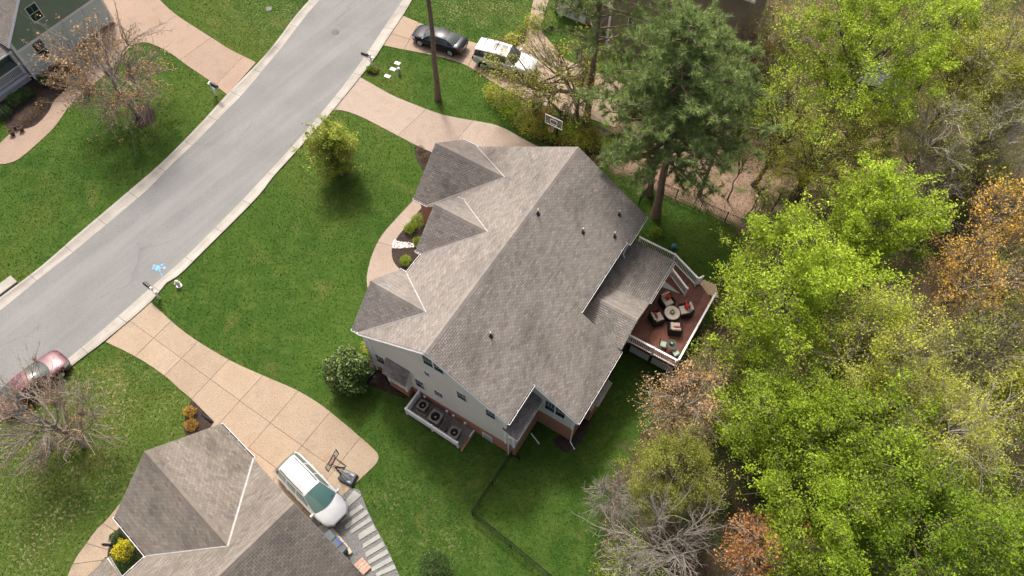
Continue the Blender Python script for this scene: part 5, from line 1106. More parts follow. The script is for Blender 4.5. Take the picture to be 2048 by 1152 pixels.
car_glass = mat('car_glass', (.05, .065, .062), rough=.1, spec=.4); van_glass = glass_mat('green_tint_glass', (.05, .115, .105), .05); suv_glass = glass_mat('suv_glass', (.05, .055, .05), .05)
p_black = mat('black_paint', (.008, .010, .017), rough=.3, spec=.3, coat=.35); p_white = mat('white_paint', (.58, .58, .57), rough=.25, spec=.5, coat=.8); p_silver = mat('silver_paint', (.40, .41, .42), (.44, .45, .46), rough=.3, spec=.5, coat=.8, sc=3); p_mauve = mat('mauve_paint', (.125, .036, .048), (.145, .045, .06), rough=.25, spec=.5, coat=1., sc=2)
def side_place(q_rear, q_front, W_, side):
    """car from the ground contacts of its near-side wheels"""
    a, b = np.array(px(*q_rear)), np.array(px(*q_front)); d = (b-a)/np.linalg.norm(b-a); n = np.array([-d[1], d[0]])*side; c = (a+b)/2+n*(W_/2-.1); return (c[0], c[1], gz(*c)+.034), math.atan2(d[1], d[0])
l_, a_ = side_place((899.7, 111.5), (843, 92.4), 1.85, -1); make_car('sedan', l_, a_, 'black four-door sedan parked on the upper driveway behind the pine trunk', SED, p_black, car_glass)
l_, a_ = side_place((969.8, 139.3), (1038, 157.6), 2.03, 1); make_car('suv', l_, a_, 'white SUV with roof rails and sunroof parked under branches', SUV, p_white, suv_glass)
c_ = px(624, 979, .75); make_car('minivan', (c_[0], c_[1], gz(*c_)+.034), math.atan2(px(668, 1024, .7)[1]-px(579, 931, .9)[1], px(668, 1024, .7)[0]-px(579, 931, .9)[0]), 'silver white minivan parked at the end of the lower driveway', VAN, p_silver, van_glass)
c_ = px(64, 764, .6); make_car('coupe', (c_[0], c_[1], .02), math.atan2(px(115, 722, .6)[1]-px(20, 802, .6)[1], px(115, 722, .6)[0]-px(20, 802, .6)[0]), 'mauve pink car parked at the curb under a bare tree', dict(SED, L=4.75, W=1.84), p_mauve, car_glass)
# ------------------------------------------------------------------ vegetation
def kgroups(P, k, r):                                  # quick k-means
    k = min(k, len(P)); c = P[r.choice(len(P), k, replace=False)]
    for _ in range(4):
        d = ((P[:, None]-c[None])**2).sum(-1); a = d.argmin(1)
        for j in range(k):
            if (a == j).any(): c[j] = P[a == j].mean(0)
    return [np.where(a == j)[0] for j in range(k) if (a == j).any()]
class Tubes:
    def __init__(s): s.V = []; s.F = []; s.n = 0
    def add(s, pts, rads, n):
        pts = np.asarray(pts, float); m = len(pts); d = np.gradient(pts, axis=0); d /= np.linalg.norm(d, axis=1, keepdims=True)+1e-9
        ref = np.where(np.abs(d[:, 2:3]) < .9, np.array([[0, 0, 1.]]), np.array([[1., 0, 0]])); a = np.cross(d, ref); a /= np.linalg.norm(a, axis=1, keepdims=True)+1e-9; b = np.cross(d, a)
        th = np.arange(n)*2*math.pi/n; ring = pts[:, None]+(a[:, None]*np.cos(th)[None, :, None]+b[:, None]*np.sin(th)[None, :, None])*np.asarray(rads)[:, None, None]
        s.V.append(ring.reshape(-1, 3)); i = np.arange(m-1)[:, None]*n; j = np.arange(n)[None]; q = np.stack([i+j, i+(j+1) % n, i+n+(j+1) % n, i+n+j], -1).reshape(-1, 4)+s.n; s.F.append(q); s.n += m*n
    def build(s, name, m, parent):
        me = npmesh(name, np.concatenate(s.V), np.concatenate(s.F), m, None, True); o = bpy.data.objects.new(name, me); C.objects.link(o); o.parent = parent; return o
def bend(a, b, r, k=4, w=.08, sag=0.):
    a, b = np.asarray(a, float), np.asarray(b, float); t = np.linspace(0, 1, k+1)[:, None]; L_ = np.linalg.norm(b-a); p = a+(b-a)*t; j = r.normal(0, w*L_, (1, 3))*np.sin(math.pi*t)+r.normal(0, w*L_*.3, (k+1, 3))*np.sin(math.pi*t); p = p+j; p[:, 2] += sag*L_*np.sin(math.pi*t[:, 0]); return p
def leaf_mesh(C_, size, r, nrm_up=.5, asp=.62, fold=True):
    """many leaf-sized faces: each a kinked quad pair, random tilt"""
    n = len(C_); d = r.normal(0, 1, (n, 3)); d[:, 2] = d[:, 2]*.55; d /= np.linalg.norm(d, axis=1, keepdims=True)
    up = r.normal(0, 1, (n, 3))*(1-nrm_up)+np.array([0, 0, 1.])*nrm_up; sd = np.cross(d, up); sd /= np.linalg.norm(sd, axis=1, keepdims=True)+1e-9
    nn = np.cross(sd, d); s = size*r.uniform(.6, 1.35, (n, 1)); hw = s*asp*.5
    v0 = C_-d*s*.5; v1 = C_+sd*hw+nn*s*.10; v2 = C_+d*s*.5; v3 = C_-sd*hw+nn*s*.10
    V_ = np.stack([v0, v1, v2, v3], 1).reshape(-1, 3); k = np.arange(n)[:, None]*4; F_ = np.concatenate([k+np.array([[0, 1, 2]]), k+np.array([[0, 2, 3]])], 1).reshape(-1, 3); return V_, F_
def leaf_obj(name, C_, size, m, parent, r, tone=None, **kw):
    V_, F_ = leaf_mesh(C_, size*r.uniform(.6, 1.25, (len(C_), 1)), r, **kw); tn = (r.normal(.5, .2, len(C_)) if tone is None else tone); tn = np.clip(np.repeat(tn, 2), 0, 1); me = npmesh(name, V_, F_, m, tn); o = bpy.data.objects.new(name, me); C.objects.link(o); o.parent = parent; return o
def lm(name, c, c2, tr=.35, tone=.4): return mat(name, tuple(x*.78 for x in c), tuple(min(.8, x*1.08) for x in c2), rough=.55, sc=1.5, tone=tone*1.15, trans=tr, spec=.2)
LEAF = dict(bright=lm('leaf_bright', (.31, .44, .022), (.40, .52, .045)), green=lm('leaf_green', (.20, .315, .014), (.29, .39, .03)), deep=lm('leaf_deep', (.15, .26, .012), (.22, .32, .02)), olive=lm('leaf_olive', (.24, .27, .04), (.31, .33, .06)), yellow=lm('leaf_yellow', (.38, .41, .045), (.47, .48, .08)), orange=lm('leaf_orange', (.66, .37, .045), (.74, .49, .09)), tan=lm('leaf_tan', (.56, .33, .13), (.64, .42, .20)), rust=lm('leaf_rust', (.48, .21, .07), (.56, .29, .10)), pear=lm('leaf_pear', (.31, .38, .05), (.42, .48, .09), .42), dark=lm('leaf_dark', (.030, .07, .015), (.05, .10, .022), .15), gold=lm('leaf_gold', (.55, .47, .02), (.62, .55, .03)), amber=lm('leaf_amber', (.42, .25, .035), (.50, .32, .06)), under=lm('leaf_under', (.05, .075, .014), (.085, .115, .024), .2), bronze=lm('leaf_bronze', (.13, .085, .035), (.19, .12, .05), .2), red=lm('leaf_red', (.45, .045, .035), (.52, .07, .05)), magnolia=mat('leaf_magnolia', (.045, .10, .018), (.16, .21, .045), rough=.42, spec=.4, sc=4, tone=.7, trans=.1), needle=lm('needle', (.225, .315, .10), (.30, .385, .13), .3, .45))
BARK = dict(grey=mat('bark_grey', (.225, .195, .16), (.315, .28, .235), rough=.95, sc=4, bump=.6, bsc=14), brown=mat('bark_brown', (.13, .10, .08), (.20, .16, .13), rough=.95, sc=5, bump=.8, bsc=12), pale=mat('bark_pale', (.36, .32, .275), (.47, .43, .375), rough=.95, sc=4, bump=.4, bsc=14), pine=mat('bark_pine', (.17, .118, .09), (.25, .185, .15), rough=.95, sc=6, bump=1., bsc=9), rusty=mat('twig_rust', (.23, .14, .10), (.30, .19, .14), rough=.95, sc=6))
def tree(name, base, top_z, crown, label, leaf, bark, ntip=220, nleaf=60, lsz=.14, clump=.35, trunk_r=.16, limbs=8, seed=1, group=None, lean=(0, 0), shell=.35, twig=.008, extra=0, sub=5, fork=.35, cat='tree', flat=0., twigs=3, up=.3, branch_bark=None, stems=1):
    """crown: (dx, dy, z centre, rx, ry, rz) relative to base; branches grow to tips spread through the crown volume"""
    r = np.random.default_rng(seed); bx, by, bz = base; root = thing(name, base, 0, label, cat, group); cx, cy, cz, rx, ry, rz_ = crown
    d = r.normal(0, 1, (ntip, 3)); d /= np.linalg.norm(d, axis=1, keepdims=True); rad = r.uniform(shell, 1, (ntip, 1))**.6
    ang_ = np.arctan2(d[:, 1], d[:, 0]); lob = 1+.20*np.sin(3*ang_+seed)+.15*np.sin(5*ang_+2.1*seed+4*d[:, 2])+.12*np.sin(12*d[:, 2]+seed)
    tips = d*rad*lob[:, None]*np.array([rx, ry, rz_])+np.array([cx, cy, cz])
    tips[:, 2] = np.maximum(tips[:, 2], .12*cz)
    T_ = Tubes(); ct = np.array([cx, cy, cz+rz_*.35]); allt = []; aw = []; atn = []; tww = []; twt = []
    gs = kgroups(tips, limbs, r)
    nst = stems; trunks = []
    for s_ in range(nst):
        tb = np.array([0, 0, -.15])+(np.array([r.normal(0, .25), r.normal(0, .25), 0]) if nst > 1 else 0); tt = ct+(np.array([r.normal(0, rx*.4), r.normal(0, ry*.4), 0]) if nst > 1 else 0)
        tp = bend(tb, tt, r, 8, .025); T_.add(tp, np.interp(np.linspace(0, 1, 9), [0, .05, .15, 1], [trunk_r*1.45, trunk_r*1.15, trunk_r, trunk_r*.22])/(1 if nst == 1 else 1.3), 8); trunks.append(tp)
    tw_pts = []
    for gi, g in enumerate(gs):
        tp = trunks[gi % nst]; cen = tips[g].mean(0); h = np.clip(fork+(.9-fork)*(cen[2]-(cz-rz_))/(2*rz_)-.08, fork*.75, .93); k = h*8; i0 = int(min(k, 7)); at = tp[i0]+(tp[i0+1]-tp[i0])*(k-i0)
        lr = trunk_r*(.66-.40*h)+.015; mid = at+(cen-at)*.72; lp = bend(at, mid, r, 5, .06, .05); T_.add(lp, np.linspace(lr, lr*.5, 6), 6)
        for g2 in kgroups(tips[g], sub, r):
            t2 = tips[g][g2]; c2 = t2.mean(0); gw_ = float(np.clip(r.gamma(2.6, .40), .18, 2.2)); gt_ = float(r.normal(.5, .17)); q = r.integers(2, 6); sp0 = lp[q]; sub_r = lr*.34+.006; e2 = sp0+(c2-sp0)*.75; sp_ = bend(sp0, e2, r, 4, .07, .04); T_.add(sp_, np.linspace(sub_r, sub_r*.5, 5), 5)
            for tip in t2:
                q3 = sp_[r.integers(1, 5)]; bp = bend(q3, tip, r, 3, .08, .03); T_.add(bp, np.linspace(twig*2.2, twig, 4), 4); allt.append(tip); aw.append(gw_); atn.append(gt_)
                L_ = np.linalg.norm(tip-q3)
                for _ in range(twigs):
                    q4 = bp[r.integers(1, 4)]; dv = (tip-q3)/(L_+1e-6)*.6+r.normal(0, .55, 3)+np.array([0, 0, up]); e4 = q4+dv/np.linalg.norm(dv)*r.uniform(.3, .75)*clump*2.2; T_.add(np.stack([q4, (q4+e4)/2+r.normal(0, .03, 3), e4]), [twig*1.2, twig*.9, twig*.6], 3); tw_pts.append(e4); tw_pts.append((q4+e4)/2); tww += [gw_, gw_]; twt += [gt_, gt_]
    T_.build('trunk', BARK[bark], root)
    if nleaf and leaf:
        pts = np.concatenate([np.array(allt), np.array(tw_pts)]) if tw_pts else np.array(allt); n = nleaf*ntip; wt_ = np.array(aw+tww); pick = r.choice(len(pts), n, p=wt_/wt_.sum()); Lc = pts[pick]+r.normal(0, clump*.42, (n, 3))*np.array([1, 1, .75])
        ctone = np.array(atn+twt)[pick]+r.normal(0, .10, len(pts))[pick]+r.normal(0, .13, n); leaf_obj('crown', Lc, lsz, LEAF[leaf], root, r, ctone, nrm_up=.55)
    return root
def at_px(u, v, z):                                    # base of an upright tree whose crown centre shows at this pixel
    x, y = px(u, v, z); return (x, y, gz(x, y))
def crown_tree(name, u, v, h, rpx, label, leaf, bark, zc=None, **k):
    """crown centre pixel, height in metres and crown half-width in photo pixels -> upright tree standing on the ground"""
    g0 = gz(*px(u, v, h*.55)); zc_ = (zc or h*.6); b = at_px(u, v, zc_+g0); dist = (CAM_H-zc_-b[2])/-ray(u, v)[2]; mpp = dist/CAM_F*1.0
    rx = rpx*mpp; rz_ = k.pop('rz', min(h*.40, rx*1.05)); return tree(name, b, h, (0, 0, zc_, rx, rx*k.pop('ry', 1.), rz_), label, leaf, bark, **k)
def shrub(name, base, rx, ry, rz_, label, leaf, n, lsz, seed=1, group=None, cat='shrub', core=True, nrm_up=.5, bark='brown', shell=.75):
    r = np.random.default_rng(seed); root = thing(name, base, r.uniform(0, 6), label, cat, group); T_ = Tubes()
    for k in range(7):
        a = 6.28*k/7; e_ = np.array([rx*.6*math.cos(a), ry*.6*math.sin(a), rz_*1.3]); T_.add(bend((0, 0, -.05), e_, r, 3, .1), np.linspace(.03, .01, 4)*max(.5, rz_), 5)
    T_.build('stems', BARK[bark], root)
    d = r.normal(0, 1, (n, 3)); d /= np.linalg.norm(d, axis=1, keepdims=True); a = np.arctan2(d[:, 1], d[:, 0]); lob = 1+.08*np.sin(4*a+seed+2*d[:, 2])+.08*np.sin(7*a+6*d[:, 2]+seed)+.06*np.sin(11*a+9*d[:, 2]); rad = r.uniform(shell, 1.03, (n, 1))*lob[:, None]
    c = d*rad*np.array([rx, ry, rz_])+np.array([0, 0, rz_*.92]); c[:, 2] = np.abs(c[:, 2])+.02; leaf_obj('foliage', c, lsz, LEAF[leaf], root, r, nrm_up=nrm_up); return root
# --- street and garden trees
b = p3(683, 350); tree('pear_tree', b, 5, (-.1, .1, 3.0, 1.85, 1.85, 2.5), 'small round light green tree on the front lawn beside the curb', 'pear', 'grey', ntip=420, nleaf=70, lsz=.13, clump=.30, trunk_r=.09, limbs=9, seed=3, fork=.2, twigs=2, shell=.15)
b = p3(277, 232); tree('maple_tree', b, 9.5, (.0, -.5, 5.0, 4.7, 4.5, 4.9), 'bare grey maple with sparse orange buds in the mulch ring across the street', 'tan', 'grey', ntip=800, nleaf=7, lsz=.13, clump=.30, trunk_r=.13, limbs=14, seed=5, fork=.16, twigs=5, up=.7, twig=.011, shell=.2)
b = p3(172, 893); tree('maple_tree', b, 8, (-.9, .4, 4.0, 4.3, 3.9, 3.0), 'bare branching tree with rusty buds on the lawn by the mauve car', 'rust', 'grey', ntip=620, nleaf=4, lsz=.08, clump=.30, trunk_r=.14, limbs=12, seed=8, fork=.2, twigs=4, up=.6, twig=.010, shell=.25)
b = p3(706, 762); shrub('magnolia_shrub', (b[0], b[1], b[2]), 1.42, 1.42, 1.75, 'big round glossy evergreen shrub at the cream house corner', 'magnolia', 14000, .16, 4, shell=.6)
b = p3(738, 700); shrub('corner_shrub', b, .5, .45, .55, 'small yellow green shrub between big evergreen and house wall', 'yellow', 700, .09, 9)
# --- pines
def pine(name, base, h, label, seed, crown_lo, crown_r, trunk_r, nb=60, lean=(0, 0), tuft=.30, dens=1.):
    r = np.random.default_rng(seed); root = thing(name, base, 0, label, 'tree', None); T_ = Tubes(); top = np.array([lean[0], lean[1], h]); tp = bend((0, 0, -.2), top, r, 12, .008); T_.add(tp, np.interp(np.linspace(0, 1, 13), [0, .04, .1, 1], [trunk_r*1.5, trunk_r*1.15, trunk_r, trunk_r*.2]), 10); P_ = []; D_ = []
    for k in range(nb):
        f = crown_lo+(1-crown_lo)*((k+.5)/nb)**.9; i = f*12; i0 = int(min(i, 11)); at = tp[i0]+(tp[i0+1]-tp[i0])*(i-i0); prof = math.sin(math.pi*min(1, .18+.82*(f-crown_lo)/(1-crown_lo)))**.6; L_ = crown_r*max(.18, prof)*r.uniform(.6, 1.12); a = k*2.4+r.normal(0, .3); e_ = at+np.array([math.cos(a)*L_, math.sin(a)*L_, L_*r.uniform(.05, .4)]); bp = bend(at, e_, r, 6, .05, -.03); T_.add(bp, np.linspace(.045+.012*L_, .012, 7), 5)
        for q in range(int(7*dens)+int(L_*4.2*dens)):
            t_ = r.uniform(.25, 1.); j = t_*6; j0 = int(min(j, 5)); s0 = bp[j0]+(bp[j0+1]-bp[j0])*(j-j0); dv = (e_-at)/L_*.5+r.normal(0, .6, 3)+np.array([0, 0, .25]); dv /= np.linalg.norm(dv); s1 = s0+dv*r.uniform(.25, .8)*min(1, .5+L_*.2); T_.add(np.stack([s0, (s0+s1)/2, s1]), [.012, .01, .006], 3)
            for w in np.linspace(.35, 1, 4): P_.append(s0+(s1-s0)*w+r.normal(0, .03, 3)); D_.append(dv)
    T_.build('trunk', BARK['pine'], root)
    P_ = np.array(P_); D_ = np.array(D_); m = 11; n = len(P_)*m; c = np.repeat(P_, m, 0); dd_ = np.repeat(D_, m, 0)*.55+r.normal(0, .62, (n, 3))+np.array([0, 0, .15]); dd_ /= np.linalg.norm(dd_, axis=1, keepdims=True)
    sd = np.cross(dd_, r.normal(0, 1, (n, 3))); sd /= np.linalg.norm(sd, axis=1, keepdims=True); ln = tuft*r.uniform(.7, 1.2, (n, 1)); V_ = np.stack([c-sd*.017, c+sd*.017, c+dd_*ln], 1).reshape(-1, 3); F_ = np.arange(n*3).reshape(-1, 3)
    tn = np.clip(np.repeat(r.normal(.5, .2, len(P_)), m)+r.normal(0, .12, n), 0, 1); me = npmesh('needles', V_, F_, LEAF['needle'], tn); o = bpy.data.objects.new('needles', me); C.objects.link(o); o.parent = root; return root
pine('pine_tree', p3(1312, 432), 17.5, 'tall broad pine with thick trunk inside the back fence corner', 21, .34, 5.9, .30, 120, lean=(-.9, .6), tuft=.36)
pine('pine_tree', p3(1299, 388), 15.5, 'slimmer pine with dark trunk just behind the fence corner', 22, .55, 3.8, .22, 50, lean=(-.3, .5))
pine('pine_tree', p3(1172, 248), 19, 'tall pine with dark limbs between white SUV and taupe house', 23, .40, 4.6, .27, 60, lean=(-.2, .3), dens=.85)
pine('pine_tree', p3(876, 199), 26, 'single tall pine rising from the strip lawn before the black sedan', 24, .80, 4.0, .21, 40, lean=(-.35, .9), dens=.8)
pine('pine_tree', p3(1398, 390), 13, 'young pine growing in leaf litter behind the back fence', 25, .35, 2.4, .14, 40)
# --- multi-stemmed tree, hedge and plants between the driveways
b = p3(1150, 250); tree('crape_tree', b, 8.5, (-1.7, 1.1, 4.6, 5.4, 3.8, 3.2), 'multi-stemmed tree with sparse yellow green leaves over the upper driveway', 'yellow', 'brown', ntip=420, nleaf=22, lsz=.13, clump=.34, trunk_r=.17, limbs=13, seed=31, fork=.2, twigs=4, stems=3, shell=.3, twig=.011)
hed = [(985, 195), (1003, 215), (1022, 232), (1042, 248), (1060, 262), (1080, 272), (1105, 276), (1130, 285), (1160, 292), (1190, 298), (1215, 300), (1025, 205), (1060, 232), (1095, 250), (1140, 268), (1180, 280)]
for i, (u, v) in enumerate(hed):
    b = p3(u, v); s = 1.0+.25*((i*7) % 5)/5; shrub('hedge_shrub', b, s, s*.9, .75, ['loose yellow leaved', 'loose dull olive', 'fresh green leaved', 'loose dull olive'][i % 4]+' shrub in the hedge between the two driveways', ['yellow', 'olive', 'green', 'olive'][i % 4], 1300, .10, 40+i, 'hedge shrubs between the driveways', shell=.3)
for i, (u, v, h) in enumerate(((1072, 232, 1.5), (1128, 246, 1.1))):
    b = p3(u, v); shrub('conifer', b, .42, .42, h, ['narrow dark conifer at the hedge, the taller of two', 'narrow dark conifer beside the multi-stemmed tree, the shorter of two'][i], 'dark', 2200, .07, 60+i)
b = p3(1094, 236); shrub('red_shrub', b, .55, .5, .45, 'bright red leaved shrub among the hedge near the backboard', 'red', 500, .09, 63)
def many(items, name, leaf, group, n, lsz, lab):
    for i, (u, v, rx, rz_) in enumerate(items):
        b = p3(u, v); shrub(name, b, rx, rx, rz_, lab[i] if isinstance(lab, list) else lab, leaf if isinstance(leaf, str) else leaf[i], n, lsz, 70+i+len(name), group)
many([(14, 232, .62, .52), (36, 210, .66, .55), (58, 196, .62, .52), (97, 168, .6, .6)], 'boxwood', 'dark', 'dark round shrubs along the green porch', 1500, .08, ['dark clipped shrub by the porch steps', 'dark clipped shrub, second along the lattice', 'dark clipped shrub by the porch corner post', 'dark clipped shrub under the pale green wall'])
many([(55, 245, .5, .38), (75, 230, .5, .38), (90, 212, .5, .38)], 'bronze_shrub', 'bronze', 'low bronze shrubs in the porch bed', 500, .07, ['low bronze shrub next to the pots', 'low bronze shrub, middle of three in the porch bed', 'low bronze shrub below the downspout'])
many([(120, 172, .75, .6), (140, 155, .8, .6), (160, 140, .7, .55)], 'orange_shrub', 'tan', 'orange tan shrubs along the left walk', 900, .08, ['orange tan shrub next to the clipped dark one', 'orange tan shrub in the middle of the left walk row', 'orange tan shrub under the maple limbs'])
many([(383, 826, .38, .32), (386, 853, .4, .34)], 'azalea', 'amber', 'amber shrubs by the lower driveway', 900, .07, ['amber orange shrub nearer the street in the driveway bed', 'amber orange shrub nearer the lower house roof'])
many([(254, 1104, .62, .5)], 'gold_shrub', 'gold', None, 1700, .09, ['bright yellow shrub beside the lower walk'])
many([(238, 1077, .4, .34), (230, 1132, .62, .42), (280, 1100, .6, .5), (240, 1150, .6, .4), (255, 1128, .5, .4)], 'dark_shrub', 'dark', 'dark shrubs in the lower walk bed', 1200, .07, ['dark shrub where the black hose crosses the lower walk', 'broad dark shrub along the lower walk edge', 'dark shrub under the gutter behind the yellow one', 'dark shrub beside the small porch roof', 'dark shrub between yellow shrub and small porch roof'])
many([(820, 462, .42, .36), (838, 448, .55, .48), (812, 526, .42, .36), (836, 487, .35, .3)], 'front_shrub', 'green', 'green shrubs in the front bed', 1000, .075, ['small green shrub beside the white stones, nearest the walk', 'largest green shrub by the brick garage wall', 'green shrub under the white gutter near the street gable', 'small green shrub where the white stones meet the wall'])
many([(842, 302, .32, .25), (850, 318, .36, .28)], 'spiky_shrub', 'bronze', 'small bronze plants in the garage bed', 350, .06, ['small bronze plant at the driveway side of the garage bed', 'small bronze plant at the lawn side of the garage bed'])
many([(740, 141, .3, .2), (750, 143, .35, .2)], 'hosta', 'green', 'plants at the mailbox', 350, .10, 'low green plant at the foot of the mailbox')
many([(872, 1140, 1.0, .8)], 'lawn_shrub', 'dark', None, 2500, .09, ['dark round shrub at the bottom of the side lawn'])
many([(1310, 470, .5, .4)], 'lawn_shrub', 'deep', None, 900, .08, ['small dark shrub beside the porch corner'])
many([(1000, 90, .5, .35), (1022, 84, .6, .4), (1045, 70, .6, .5), (1062, 50, .6, .6), (1075, 60, .7, .7), (1090, 50, .8, .8)], 'bed_shrub', ['olive', 'yellow', 'olive', 'yellow', 'green', 'olive'], 'shrubs in the bed behind the SUV', 900, .09, ['low olive shrub at the bed edge behind the white SUV', 'low yellow shrub at the bed edge behind the white SUV', 'olive shrub in the middle of the bed behind the SUV', 'yellow shrub by the narrow upper walk', 'green shrub by the taupe garage door', 'tall olive shrub against the taupe garage'])
many([(1930, 335, 1.5, 1.2), (1895, 480, 1.3, 1.0), (1985, 650, 1.5, 1.2), (2035, 930, 1.6, 1.3), (1700, 470, 1.1, .8), (1650, 200, 1.2, .9)], 'holly', 'dark', 'dark evergreen understory of the wood', 1500, .11, ['dark evergreen bush under the nearly bare grey tree', 'dark evergreen bush between lime and orange trees', 'dark evergreen bush below the orange tree', 'dark evergreen bush behind the yellowish crown', 'dark evergreen bush at the clearing edge by the lime tree', 'dark evergreen bush near the sparse fresh green tree'])
# potted plants on tables
for (x, y, z, rx, nm, lb) in ((25.22, 3.01, DZ+.57, .16, 'centrepiece_plant', 'dark green centrepiece on the round fire table'), (23.05, 2.05, DZ+.735, .15, 'bistro_plant', 'small green plant on the bistro table')):
    P_ = hl(x, y, z); t = shrub(nm, P_, rx, rx, .12, lb, 'deep', 160, .07, 91, cat='plant'); m_ = MB(); m_.lathe([(.07, 0), (.09, .11), (.08, .11), (0, .10)], 12); m_.build('pot', white, t, True)
